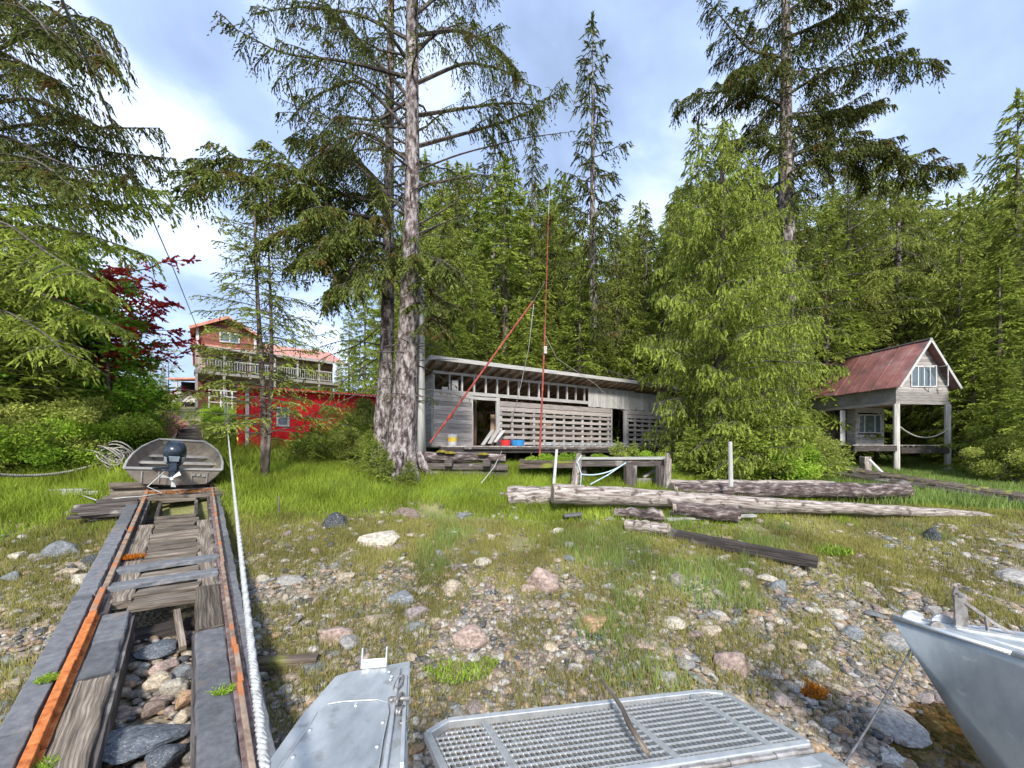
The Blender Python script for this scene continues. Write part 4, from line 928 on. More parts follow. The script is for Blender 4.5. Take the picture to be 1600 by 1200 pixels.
hp = [PZ(*q, zt2) for q in ((440, 1200), (478, 1146), (496, 1116), (512, 1104), (535, 1100), (590, 1097), (606, 1102), (607, 1118), (598, 1160), (592, 1200))]
hp = [hp[0]+Vector((-.0, -.3, 0))]+hp+[hp[-1]+Vector((.04, -.3, 0))]
b = MB(); b.prism(hp, (0, 0, .007)); hatch = b.build('hatch', 'alu', lk, bevel=.003)
b = MB(); hi = [p+Vector((0, 0, .009)) for p in hp]
b.tube(hi, .0022, 5); b.build('hatch_seam', 'alu2', hatch)
b = MB()
for px, py in ((484, 1141), (556, 1101), (598, 1129), (589, 1167), (458, 1183), (556, 1103), (610, 1062), (608, 1050), (612, 1057)):
    p = PZ(px, py, zl+.012); b.lathe([(.0065, 0), (.006, .003), (.001, .005)], p, 10)
b.build('rivets', 'alu2', lk, smooth=True)
b = MB(); p0 = PZ(566, 1043, zl); p1 = PZ(604, 1040, zl)
for p in (p0, p1): b.prism([p+Vector((-.004, -.012, 0)), p+Vector((.004, -.012, 0)), p+Vector((.002, .004, .075)), p+Vector((-.004, .004, .075))], (0, .012, 0))
b.beam(p0+Vector((0, 0, .012)), p1+Vector((0, 0, .012)), .03, .022); b.tube([p0+Vector((0, 0, .028)), p1+Vector((0, 0, .028))], .006, 8)
b.build('bow_chock', 'alu2', lk, bevel=.002)
b = MB(); a_ = PZ(619, 1050, zl+.0); c_ = PZ(607, 1200, zl); b.beam(a_+Vector((.012, 0, .01)), c_+Vector((.012, -.1, .01)), .012, .02); b.beam(PZ(634, 1060, zl)+Vector((0, 0, .008)), PZ(628, 1200, zl)+Vector((0, 0, .008)), .012, .016)
b.build('side_flange', 'alu2', lk, bevel=.002)
b = MB()
def oval(c, L_, W_, ax, up_, r_):
    ax = ax.normalized(); up_ = (up_-ax*up_.dot(ax)).normalized(); return [c+ax*(L_*math.cos(a))+up_*(W_*math.sin(a)) for a in np.linspace(0, 2*math.pi, 17)]
cc = PZ(623, 1066, zl+.02); b.tube(oval(cc, .045, .012, Vector((0, 1, 0)), Vector((1, 0, .3)), 0), .0045, 7)
cc = PZ(625, 1092, zl+.03); b.tube(oval(cc, .03, .014, Vector((.1, 1, -.2)), Vector((0, .2, 1)), 0), .005, 7)
b.tube([cc+Vector((-.03, 0, 0)), cc+Vector((.035, .005, 0))], .0075, 10); b.lathe([(.001, .0), (.012, 0), (.012, .008), (.001, .01)], cc+Vector((-.03, 0, -.005)), 6)
for k, (px, py) in enumerate(((628, 1110), (631, 1126), (634, 1142), (633, 1158))):
    cc = PZ(px, py, zl+.015-.01*k); b.tube(oval(cc, .024, .011, Vector((.15, 1, -.3)), Vector((1, 0, 0)) if k % 2 else Vector((0, 0, 1)), 0), .0042, 7)
b.tube([PZ(620, 1116, zl+.02), PZ(620, 1105, zl+.035)], .005, 8)
b.build('shackle_chain', 'steel', lk, smooth=True)
b = MB(); p0 = PZ(955, 1098, .9); p1 = PZ(1012, 1188, 1.0)
rr_ = [p0+Vector((0, 0, .06)), p0.lerp(p1, .3)+Vector((.01, 0, .05)), p0.lerp(p1, .6)+Vector((-.005, 0, .04)), p1+Vector((0, 0, .03))]
b.tube([rr_[0]+Vector((-.04, .1, .02))]+rr_, [.006, .012, .013, .014, .012], 8, jit=.1); tag(b.build('stick', 'oldplank', smooth=True), 'crooked brown stick lying across the ramp grating', 'stick')
# neighbouring boat, bow pointing at the beach
nbt = thing('workboat', 'grey metal workboat with its raked bow at the right edge', 'boat', (2.9, 1.9, .4))
zd = 1.3; tip = PZ(1393, 966, zd); nearv = Vector((.41, -1, 0)).normalized(); farv = Vector((.92, -.39, 0)).normalized()
nr = [tip+nearv*t+Vector((.03*t*t, 0, 0)) for t in (0, .5, 1.1, 2, 3.5)]; fa = [tip+farv*t+Vector((0, -.06*t*t, 0)) for t in (.0, .5, 1.1, 2.2, 3.6)]
stem0 = PZ(1540, 1200, .53); ax_ = (nearv+farv).normalized()
keel = [tip+ax_*.06+Vector((0, 0, -.1)), tip.lerp(stem0, .5), stem0, stem0+ax_*.45+Vector((0, 0, -.45)), stem0+ax_*2.6+Vector((0, 0, -.7))]
b = MB(); vs = []; fs = []; n_ = 9
def side(top, kl):
    vs = []; fs = []
    for j in range(n_):
        t = j/(n_-1); row = []
        for i in range(5):
            m_ = top[i].lerp(kl[i], t); row.append(m_)
        vs += row
    for j in range(n_-1):
        for i in range(4): fs.append((j*5+i, j*5+i+1, j*5+i+6, j*5+i+5))
    return vs, fs
k2 = [tip, tip.lerp(stem0, .5), stem0, stem0+ax_*.5+Vector((0, 0, -.55)), stem0+ax_*3+Vector((0, 0, -.75))]
# hull side lofted from the sheer down to the stem and keel
for top in (nr, fa):
    v_, f_ = side([tip, top[1], top[2], top[3], top[4]], k2); b.add([tuple(v) for v in v_], f_)
b.build('hull', 'hull', nbt, solid=.006, smooth=True)
b = MB(); poly = nr+fa[:0:-1]; b.prism([p+Vector((0, 0, .008)) for p in poly], (0, 0, .012)); dkp = b.build('foredeck', 'alu', nbt, bevel=.004)
b = MB()
for ln in (nr, fa):
    for p, q in zip(ln, ln[1:]): b.tube([p+Vector((0, 0, .012)), q+Vector((0, 0, .012))], .014, 8)
inn = [p+farv*.10+ax_*.05+Vector((0, 0, .022)) for p in nr]
for p, q in zip(inn, inn[1:]): b.beam(p, q, .02, .012)
b.build('gunwale', 'alu2', nbt, smooth=True)
def arch(c, L_, h_, dirv, th):
    pts = [c+dirv*(L_*math.cos(a))+Vector((0, 0, h_*math.sin(a))) for a in np.linspace(0, math.pi, 11)]; return pts
for t, lab in ((.1, None), (.24, None)):
    c = tip+farv*t+Vector((.0, .0, .02)); b = MB(); ps = arch(c, .055, .05, farv, 0); b.prism(ps, Vector((farv.y, -farv.x, 0))*.02); b.build('roller_cheek', 'alu2', dkp, bevel=.002)
bc = PZ(1502, 981, zd+.02)
b = MB(); b.beam(bc, bc+Vector((-.01, 0, .2)), .075, .014, (0, 1, 0)); b.prism([bc+Vector((-.045, .005, .18)), bc+Vector((.03, .005, .19)), bc+Vector((-.03, .005, .245))], (0, .014, 0))
b.beam(bc+Vector((0, .0, .17)), bc+Vector((.13, -.06, .05)), .012, .018); b.beam(bc+Vector((.13, -.06, .05)), bc+Vector((.2, -.1, .0)), .012, .018); b.beam(bc+Vector((.09, -.045, .09)), bc+Vector((.09, -.06, .0)), .012, .014)
b.lathe([(.02, 0), (.02, .02), (.001, .022)], bc+Vector((-.01, 0, .19)), 10)
b.build('anchor_bracket', 'steel', dkp, bevel=.002)
c = bc+Vector((-.14, .0, -.02)); b = MB(); b.prism(arch(c, .045, .055, Vector((.9, -.3, 0)), 0), (.01, .02, 0)); b.build('cleat', 'steel', dkp, bevel=.002)
b = MB(); b.beam(bc+Vector((-.05, -.01, -.0)), bc+Vector((.6, -.42, -.0)), .05, .025); b.build('deck_rail', 'alu2', dkp, bevel=.002)
rope('mooring_line', 'thin dark line slack between the workboat bow and the ramp corner', sag(PZ(1428, 1005, 1.1), PZ(1312, 1204, .9), .03), .006, 'cable', 'line')

# ------------------------------------------------------------------ stones
def ico(sub):
    import bmesh
    bm = bmesh.new(); bmesh.ops.create_icosphere(bm, subdivisions=sub, radius=1); V = np.array([v.co[:] for v in bm.verts]); Fc = np.array([[v.index for v in f.verts] for f in bm.faces]); bm.free(); return V, Fc
def rockshape(seed, sub=3, cut=5):
    r_ = np.random.default_rng(seed); V, Fc = ico(sub); V = V.copy()
    for _ in range(cut):                       # chop facets, then roughen
        n_ = r_.normal(size=3); n_ /= np.linalg.norm(n_); dd = r_.uniform(.58, .86); k = V@n_; o_ = np.maximum(k-dd, 0); V -= n_*o_[:, None]*.9
    for f_, a_ in ((1.3, .14), (3, .06), (7, .035), (13, .015)):
        ph = r_.random((3, 3))*6; nz = sum(np.sin(V@ (r_.normal(size=3)*f_*1.7)+ph[i, 0]) for i in range(3))/3; V *= (1+a_*nz)[:, None]
    return V, Fc
ROCKS = []
for i in range(14):
    V, Fc = rockshape(100+i, 4, 13 if i % 2 else 8); ROCKS.append(npmesh('stone', V, Fc, np.zeros(len(Fc)), 'rock', True))
COL = dict(pink=(.31, .23, .195), tan=(.36, .3, .22), grey=(.26, .25, .235), mauve=(.26, .215, .205), blue=(.16, .175, .185), dark=(.045, .05, .055), pale=(.42, .38, .31), orange=(.33, .21, .12), white=(.42, .4, .37), slate=(.1, .115, .135), brown=(.2, .15, .12))
def rock(name, p, w, asp, hgt, col, rz, label, group=None, cat='rock', i=None, sink=.35, tilt=0):
    o = bpy.data.objects.new(name, ROCKS[i if i is not None else random.randrange(14)]); C.objects.link(o)
    o.location = Vector(p)+Vector((0, 0, hgt*(1-2*sink)*.5)); o.scale = (w/2, w/2*asp, hgt/2); o.rotation_euler = (tilt, tilt*.5, rz)
    c = COL[col]; j = random.uniform(.82, 1.18); o.color = (c[0]*j, c[1]*j, c[2]*j, 1)
    return tag(o, label, cat, group)
BIG = [(848, 905, 78, .7, .6, 'pink', 'large pink and grey boulder at the middle right of the beach'), (527, 991, 62, .8, .6, 'pink', 'rounded salmon pink boulder above the grey locker'),
 (735, 994, 56, .8, .6, 'pink', 'speckled pink granite boulder above the left end of the ramp'), (648, 957, 50, .8, .5, 'mauve', 'mauve grey round boulder between two pink boulders'),
 (596, 836, 76, .6, .35, 'pale', 'long flat pale boulder in the lush grass'), (707, 917, 46, .9, .6, 'tan', 'tan grey domed boulder left of the large pink and grey one'),
 (527, 815, 44, .9, .65, 'dark', 'nearly black pointed boulder in the green grass'), (540, 901, 38, .8, .5, 'tan', 'tan flat stone left of the mossy grass strip'),
 (585, 968, 36, .9, .6, 'tan', 'small tan boulder touching the mauve one'), (628, 932, 50, .7, .5, 'blue', 'blue grey cracked boulder above the mauve one'),
 (926, 972, 52, .8, .5, 'orange', 'tan orange boulder right of the large pink and grey one'), (1142, 1036, 68, .8, .6, 'pink', 'barnacled pinkish boulder in the gravel right of center'),
 (1396, 1125, 78, 1.2, .35, 'grey', 'biggest flat grey slab beside the pool'), (1402, 1190, 52, .8, .5, 'white', 'whitish barnacled rock below the biggest slab'),
 (1272, 1042, 48, .8, .6, 'grey', 'grey barnacled boulder upper right of the orange seaweed'), (1294, 1128, 36, .9, .6, 'grey', 'squarish grey stone left of the biggest slab'),
 (1315, 1143, 26, .9, .6, 'orange', 'small orange cobble left of the biggest slab'), (1215, 915, 44, .7, .5, 'blue', 'blue grey stone beyond the end of the square beam'),
 (1583, 897, 60, .8, .4, 'grey', 'flat grey rock at the right edge below the meadow'), (1455, 838, 30, 1, .9, 'dark', 'dark drum shaped rock standing in the right meadow'),
 (100, 857, 56, .7, .5, 'blue', 'pale blue grey flat rock left of the track'), (108, 893, 46, .6, .4, 'tan', 'tan rounded rock below the blue grey flat rock'), (132, 901, 54, .6, .4, 'pale', 'pale rock against the left side of the track'),
 (30, 866, 34, .7, .4, 'pale', 'pale rock nearest the left edge in the stone row'), (60, 868, 34, .7, .4, 'grey', 'grey rock in the middle of the left stone row'), (145, 874, 46, .6, .4, 'dark', 'dark slab of rock touching the left outer beam'),
 (33, 1047, 30, .7, .4, 'grey', 'upper of two flat stones on the left gravel'), (27, 1063, 34, .6, .35, 'pale', 'lower of two flat stones on the left gravel'),
 (1120, 928, 40, .8, .5, 'mauve', 'mauve cobble in the upper rock field'), (1160, 892, 36, .7, .5, 'mauve', 'mauve stone next to the square beam'), (1500, 935, 34, .8, .4, 'pink', 'pinkish stone beyond the workboat bow'),
 (1130, 870, 40, .5, .3, 'pale', 'pale flat stone left of the square beam'), (1395, 1000, 50, .8, .5, 'grey', 'grey boulder just left of the workboat tip'), (1330, 985, 44, .8, .45, 'blue', 'blue grey cobble left of the workboat tip'),
 (1060, 905, 40, .7, .5, 'mauve', 'dull mauve cobble right of the large pink boulder'), (1108, 985, 44, .8, .5, 'tan', 'tan boulder in the middle of the rock field'), (490, 1040, 50, .7, .4, 'blue', 'blue grey flat rock above the grey locker'), (1505, 1080, 34, .8, .5, 'tan', 'tan stone right of the pool grass'),
 (725, 802, 34, .5, .3, 'blue', 'blue grey flat stone in the grass below the crib'), (410, 903, 28, .8, .5, 'pale', 'small pale angular stone right of the white rope'), (455, 905, 40, .7, .4, 'grey', 'grey flat stone near the white rope'), (635, 803, 48, .6, .6, 'brown', 'square brown rock standing in the grass')]
for k, (px, py, w, asp, hr, col, lab) in enumerate(BIG):
    p = hit(px, py+w*.12); ww = w*p.y/F; rock('boulder', p, ww, asp, ww*hr*1.25, col, random.uniform(-.4, .4), lab, i=k % 14, sink=.47)
# stones lying in the gap of the track
for (s, b_, w, asp, h_, col, lab, h0) in [(2.42, .47, .34, 1.15, .07, 'slate', 'large flat slate slab in the track gap', -.08), (2.25, .6, .2, .8, .08, 'slate', 'smaller slate slab on the right of the large one in the gap', -.09),
  (1.95, .5, .2, 1, .16, 'orange', 'lumpy orange brown stone in the front of the track gap', -.12), (1.88, .64, .15, .9, .12, 'tan', 'tan stone beside the orange brown one in the gap', -.14), (1.8, .36, .2, .9, .14, 'grey', 'grey barnacled stone at the left front of the gap', -.15),
  (1.75, .55, .22, .8, .12, 'mauve', 'mauve dark stone at the bottom of the track gap', -.16), (2.85, .62, .16, .9, .14, 'pale', 'pale yellowish stone in the track gap', -.12), (2.7, .69, .13, .9, .12, 'orange', 'orange stone against the right side of the gap', -.12),
  (3.0, .5, .15, 1, .12, 'tan', 'tan stone behind the slate slab in the gap', -.14), (3.15, .54, .16, .9, .11, 'pink', 'pinkish stone toward the far end of the gap', -.14), (3.4, .5, .3, .8, .08, 'slate', 'slate slab at the far end of the gap', -.13),
  (2.55, .69, .1, 1, .1, 'tan', 'small yellow tan pebble by the right side of the gap', -.12), (2.05, .34, .15, 1, .1, 'dark', 'blackish stone at the left side of the gap', -.16), (3.05, .68, .14, 1, .1, 'blue', 'blue grey stone against the right side of the gap', -.15), (1.62, .45, .18, 1, .12, 'grey', 'grey stone nearest the camera in the gap', -.18), (2.75, .5, .14, 1, .1, 'brown', 'brown stone between slab and pale stone in the gap', -.15)]:
    rock('gap_stone', T(s, b_, h0+.02), w*1.3, asp, h_*1.35, col, random.uniform(0, 3), lab, cat='stone', sink=.5, tilt=.12)
b = MB(); b.prism([T(1.0, .28, -.2), T(1.0, .74, -.2), T(3.75, .74, -.2), T(3.75, .28, -.2)], (0, 0, -.03))
b.build('gap_bed', 'ground', track)
# rubble packed round the big stones of the gap
V, Fc = ico(2); g_ = np.random.default_rng(8); n_ = 420; P_ = []
for k in range(n_):
    q = T(g_.uniform(1.2, 3.65), g_.uniform(.29, .73), -.17+.02*g_.random()); s_ = .018+.05*g_.random()**2; P_.append(V*(1+g_.normal(0, .08, (len(V), 1)))*np.array([s_, s_*g_.uniform(.6, 1), s_*.6])+np.array(q))
tag(link('gap_rubble', npmesh('gap_rubble', np.concatenate(P_), (Fc[None]+(np.arange(n_)*len(V))[:, None, None]).reshape(-1, 3), np.repeat(g_.random(n_), len(Fc)), 'pebble', True), (0, 0, 0), None), 'small wet rubble filling the gap in the near end of the track', 'gravel', None, 'stuff')
tag(MB().beam(T(3.3, .66, -.1), T(3.72, .6, .02), .05, .06).build('loose_timber', 'oldplank'), 'short rotten mossy timber stuck in the track gap', 'timber')
# some 230 loose cobbles
rng = np.random.default_rng(5)
def offtrack(x, y): c_ = x+.795*y+.96; return (c_ < -.35) | (c_ > 1.42)
ZONES = [('among the marsh grass left of the ramp', 'cobbles in the middle marsh grass', -1.8, 1.8, 3.3, 7.2, 70), ('in the gravel and grass right of the ramp', 'cobbles right of the ramp', 1.2, 5.5, 3.3, 6.6, 110), ('on the far right flat', 'cobbles on the far right flat', 5, 10, 5.5, 8.2, 32), ('on the gravel left of the track', 'cobbles left of the track', -7.5, -3.6, 3.2, 6, 24)]
cols = ['grey', 'mauve', 'tan', 'blue', 'pale', 'pink', 'brown', 'grey', 'tan', 'pale']
for lab, grp, x0, x1, y0, y1, n_ in ZONES:
    k = 0
    while k < n_:
        x = rng.uniform(x0, x1); y = rng.uniform(y0, y1)
        if not offtrack(x, y): continue
        w = float(np.clip(rng.lognormal(-2.0, .38), .09, .32)); z = gz(x, y)
        if z < -.12: continue
        rock('cobble', (x, y, z), w, rng.uniform(.65, 1), w*rng.uniform(.4, .65), cols[k % 10], rng.uniform(0, 6), 'loose rounded cobble '+lab, grp, 'cobble', sink=.3); k += 1
# the countless small gravel
def pebbles(name, label, N, x0, x1, y0, y1, smin, smax, mask, sub, up=.4):
    V, Fc = ico(sub); x = rng.uniform(x0, x1, N); y = rng.uniform(y0, y1, N); k = mask(x, y) > rng.random(N); k &= offtrack(x, y); x = x[k]; y = y[k]; n_ = len(x)
    z = ground(x, y); s_ = smin+(smax-smin)*rng.random(n_)**2.5; sc = np.stack([s_*rng.uniform(.7, 1.3, n_), s_*rng.uniform(.6, 1.1, n_), s_*rng.uniform(.35, .65, n_)], 1)
    a = rng.random(n_)*6.28; ca, sa = np.cos(a), np.sin(a); tl = rng.normal(0, .25, n_)
    jit = 1+rng.normal(0, .1, (n_, len(V), 1)); P = V[None]*jit*sc[:, None]
    Pz = P[..., 2]+tl[:, None]*P[..., 0]; X = P[..., 0]*ca[:, None]-P[..., 1]*sa[:, None]; Y = P[..., 0]*sa[:, None]+P[..., 1]*ca[:, None]
    W = np.stack([X+x[:, None], Y+y[:, None], Pz+z[:, None]+sc[:, 2:3]*up], -1).reshape(-1, 3)
    FF = (Fc[None]+(np.arange(n_)*len(V))[:, None, None]).reshape(-1, 3); r_ = np.repeat(rng.random(n_), len(Fc))
    return tag(link(name, npmesh(name, W, FF, r_, 'pebble', True), (0, 0, 0), None), label, 'gravel', None, 'stuff')
gm = lambda x, y: np.clip(1.5-ground(x, y)*1.0+(fbm(x, y, .8, 4)-.5)*1.8, 0.04, 1)
pebbles('gravel', 'small mixed gravel covering the lower beach beyond the ramp', 34000, -7, 7, 2.3, 6, .012, .055, gm, 2)
pebbles('small_stones', 'scattered fist sized stones over the beach', 9500, -9, 11, 2.8, 8.6, .03, .085, lambda x, y: gm(x, y)*.8, 2, .3)

# ------------------------------------------------------------------ grass
def blades(name, label, N, x0, x1, y0, y1, h0, h1, w, mask, mat, lean=.5, hfun=None, seed=1, ydist=1.0):
    r_ = np.random.default_rng(seed); x = r_.uniform(x0, x1, N); y = y0+(y1-y0)*r_.random(N)**ydist
    k = mask(x, y) > r_.random(N); x = x[k]; y = y[k]; k = offtrack(x, y) | (y > 9.5); x = x[k]; y = y[k]
    c_ = x+.795*y+.96; k = ~((c_ > -.25) & (c_ < 1.45)); x = x[k]; y = y[k]; n_ = len(x); z = ground(x, y)-.02
    h = (h0+(h1-h0)*r_.random(n_))*(hfun(x, y) if hfun else 1); th = r_.random(n_)*6.28; ln = h*lean*r_.random(n_)
    dx_, dy_ = np.cos(th)*ln, np.sin(th)*ln; a2 = r_.random(n_)*6.28; wx, wy = np.cos(a2)*w, np.sin(a2)*w
    B0 = np.stack([x-wx, y-wy, z], 1); B1 = np.stack([x+wx, y+wy, z], 1)
    M0 = np.stack([x-wx*.8+dx_*.35, y-wy*.8+dy_*.35, z+h*.55], 1); M1 = np.stack([x+wx*.8+dx_*.35, y+wy*.8+dy_*.35, z+h*.55], 1)
    Tp = np.stack([x+dx_, y+dy_, z+h*(1-.25*lean*r_.random(n_))], 1)
    V = np.stack([B0, B1, M1, M0, Tp], 1).reshape(-1, 3); b0 = (np.arange(n_)*5)[:, None]
    FF = np.concatenate([b0+[0, 1, 2], b0+[0, 2, 3], b0+[3, 2, 4]], 0); rr = r_.random(n_)*.6+.4*fbm(x, y, 1.5, 9); rr = np.concatenate([rr]*3)
    return tag(link(name, npmesh(name, V, FF, rr, mat), (0, 0, 0), None), label, 'grass', None, 'stuff')
def mA(x, y): g_ = ground(x, y); return np.clip((fbm(x, y, 1.7, 2)-.50+g_*.27)*4+.15, 0.04, .65)*np.clip((g_+.05)*4, 0, 1)*np.clip(1.7-g_*.75, 0, 1)
blades('marsh_grass', 'short olive marsh grass growing thinly through the stones', 420000, -8, 7, 3.0, 7.6, .06, .16, .0034, mA, 'grassa', .5, seed=11)
blades('marsh_grass_far', 'short olive marsh grass on the right hand flat', 130000, 5, 15, 5, 10.5, .05, .14, .005, lambda x, y: mA(x, y)*1.0, 'grassa', .5, seed=12).name = 'marsh_grass'
def mB(x, y): g_ = ground(x, y); return np.clip((g_-.82+(fbm(x, y, .9, 6)-.5)*1.0)*2.4, 0, 1)
def hB(x, y): return .3+np.clip((ground(x, y)-.75)*1.1, 0, .9)+.35*fbm(x, y, 1.2, 3)
blades('lush_grass', 'lush bright green grass on the upper beach around the logs and stumps', 300000, -14, 12, 5.8, 13.5, .12, .3, .0055, mB, 'grassb', .7, hB, seed=13, ydist=1.0)
blades('tuft_grass', 'blue green taller grass in soft patches across the beach', 150000, -5, 9, 3.2, 9.5, .12, .26, .0038, lambda x, y: np.clip((fbm(x, y, .75, 21)-.63)*9, 0, .7)*np.clip((ground(x, y)-.0)*4, 0, 1), 'grassc', .45, seed=14)
blades('meadow_grass', 'tall green grass meadow around the stilt cabin', 170000, 8, 34, 10, 24, .18, .42, .012, lambda x, y: np.clip(fbm(x, y, .5, 8)*1.6, .2, 1), 'grassc', .5, seed=15)
blades('bank_grass', 'bright yellow green grass on the bank along the upper track', 150000, -34, -6, 9.2, 34, .25, .65, .016, lambda x, y: np.clip(1-np.abs(x+.795*y+.6)/5.5, .15, 1), 'grassb', .7, seed=16)
scatter_tuft('seaweed', 'orange and yellow seaweed clump on the gravel', 'seaweed', hit(1262, 1082)+Vector((0, 0, .02)), .15, 600, 'weed', .03, .09, .006, .8)
scatter_tuft('seaweed', 'bright green weed patch in the grass above the ramp', 'seaweed', hit(720, 1040)+Vector((0, 0, .02)), .38, 1100, 'shrub', .04, .1, .006, .7)
scatter_tuft('seaweed', 'orange weed at the left edge below the track beam', 'seaweed', hit(10, 1160)+Vector((0, 0, .02)), .15, 800, 'weed', .03, .08, .006, .8)
scatter_tuft('broad_weed', 'yellow green broad leaved weed in the right meadow', 'weed', hit(1290, 862)+Vector((0, 0, .02)), .35, 500, 'shrub', .08, .18, .014, .7)
# ------------------------------------------------------------------ trees: polylines for limbs, clouds of small needle sprays along them
class Tree:
    def __init__(s, seed): s.r = np.random.default_rng(seed); s.leaf = []; s.lr = []; s.w = MB(); s.lm = MB()
    def foliate(s, P, t0, tl, sp, hang, K, ll, lw, rad=0.0, fwd=.55, dens=1.0, flat=.2):
        """P polyline (n,3): side twigs of length tl every sp metres from t0, each with K leaf sprays"""
        r = s.r; P = np.asarray(P, float); seg = np.linalg.norm(np.diff(P, axis=0), axis=1); cum = np.r_[0, np.cumsum(seg)]; L = cum[-1]
        n = max(3, int(L*(1-t0)/sp*2*dens)); t = t0+(1-t0)*np.sort(r.random(n)); q = t*L
        B = np.stack([np.interp(q, cum, P[:, i]) for i in range(3)], 1); i_ = np.clip(np.searchsorted(cum, q)-1, 0, len(seg)-1)
        tg = (np.diff(P, axis=0)/seg[:, None])[i_]; sd = np.stack([-tg[:, 1], tg[:, 0], np.zeros(n)], 1); sd /= np.linalg.norm(sd, axis=1)[:, None]+1e-6
        sg = np.where(np.arange(n) % 2 == 0, 1, -1)[:, None]
        D = tg*fwd+sd*sg*r.uniform(.3, 1.1, (n, 1))+np.array([0, 0, -1])*hang*r.uniform(.4, 1.3, (n, 1))+r.normal(0, flat, (n, 3)); D /= np.linalg.norm(D, axis=1)[:, None]
        prof = np.clip((1-t)*1.6+.25, 0, 1)*np.clip((t-t0)*5+.35, 0, 1); l = tl*prof*r.uniform(.5, 1.15, n)
        u = (np.arange(K)+.5)/K; u = u[None, :]+r.normal(0, .3/K, (n, K))
        C_ = B[:, None]+D[:, None]*(l[:, None]*u)[..., None]+np.array([0, 0, -1])*(hang*.45*l[:, None]*u*u)[..., None]
        LD = D[:, None]*.9+r.normal(0, .3, (n, K, 3))+np.array([0, 0, -1])*hang*.35; LD /= np.linalg.norm(LD, axis=2)[..., None]
        Wd = np.cross(LD, r.normal(size=(n, K, 3))); Wd /= np.linalg.norm(Wd, axis=2)[..., None]+1e-6
        S = ll*r.uniform(.6, 1.3, (n, K, 1)); W = lw*r.uniform(.6, 1.3, (n, K, 1))
        V = np.stack([C_-LD*S*.3, C_+Wd*W, C_+LD*S, C_-Wd*W], 2).reshape(-1, 3); s.leaf.append(V)
        s.lr.append((np.clip(r.random((n, 1))*.55+r.random((n, K))*.3+.25*u, 0, 1)).ravel())
    def limb(s, P, r0, r1=.006, n=5): s.lm.tube([tuple(p) for p in P], list(np.linspace(r0, r1, len(P))), n, cap=False)
    def branch(s, base, az, L, el, droop, lift, r0, fol, n=7, t0=.15, wood=True):
        t = np.linspace(0, 1, n)[:, None]; d = np.array([math.cos(az), math.sin(az), 0]); up = np.array([0, 0, 1])
        bend = np.cumsum(s.r.normal(0, .035, (n, 2)), 0)*L; bend[0] = 0
        P = np.asarray(base)+d*L*t*math.cos(el)+up*L*(math.sin(el)*t-droop*t**2+lift*t**3); P[:, 0] += bend[:, 0]; P[:, 1] += bend[:, 1]
        if wood: s.limb(P, r0)
        if fol: s.foliate(P, t0, **fol)
        return P
    def subs(s, P, fol, t0=.2, every=.3, k=.42, hang=.25):
        r = s.r; P = np.asarray(P); seg = np.linalg.norm(np.diff(P, axis=0), axis=1); cum = np.r_[0, np.cumsum(seg)]; L = cum[-1]; n = int(L*(1-t0)/every)+1
        for j in range(n):
            t = t0+(1-t0)*(j+r.random())/n*.97; q = t*L; b = np.array([np.interp(q, cum, P[:, i]) for i in range(3)]); i_ = min(int(np.searchsorted(cum, q)), len(seg))-1; tg = np.diff(P, axis=0)[max(i_, 0)]; tg = tg/(np.linalg.norm(tg)+1e-9)
            sd = np.array([-tg[1], tg[0], 0]); sd /= np.linalg.norm(sd)+1e-6; d = tg*r.uniform(.4, .9)+sd*(1 if j % 2 else -1)*r.uniform(.5, 1.1)+np.array([0, 0, r.uniform(-.35, .3)]); d /= np.linalg.norm(d)
            l = (k*L*(1-t)+.3)*r.uniform(.5, 1.1); u = np.linspace(0, 1, 5)[:, None]; Q = b+d*l*u-np.array([0, 0, 1])*hang*l*u*u
            s.limb(Q, .012); f = dict(fol); f['tl'] = fol['tl']*.75; s.foliate(Q, .1, **f)
    def stem(s, pts, rads, n=14, flare=0):
        s.w.tube(pts, rads, n, jit=.04)
    def finish(s, name, label, loc, leafmat, barkmat, group=None, crown='crown', cat='tree', local=False):
        root = thing(name, label, cat, loc, group)
        org = Vector((0, 0, 0)) if local else None
        if s.w.V:
            me = s.w.mesh('trunk', M[barkmat], Vector(loc) if not local else Vector((0, 0, 0))); me.polygons.foreach_set('use_smooth', [True]*len(me.polygons)); link('trunk', me, loc, root)
        if s.lm.V: link('limbs', s.lm.mesh('limbs', M['limb' if barkmat != 'snag' else 'snag'], Vector(loc) if not local else Vector((0, 0, 0))), loc, root)
        V = np.concatenate(s.leaf); R_ = np.concatenate(s.lr)
        if not local: V = V-np.array(loc)
        link(crown, npmesh(crown, V, np.arange(len(V)).reshape(-1, 4), R_, leafmat), loc, root)
        return root
def copy_tree(src, loc, rz, sc, label=None, group=None, sz=None):
    r = src.copy(); C.objects.link(r); r.location = loc; r.rotation_euler = (0, 0, rz); r.scale = (sc, sc, sz or sc)
    if label: r['label'] = label
    if group: r['group'] = group
    for ch in list(src.children): c = ch.copy(); C.objects.link(c); c.parent = r; ORG[c] = None
    return r
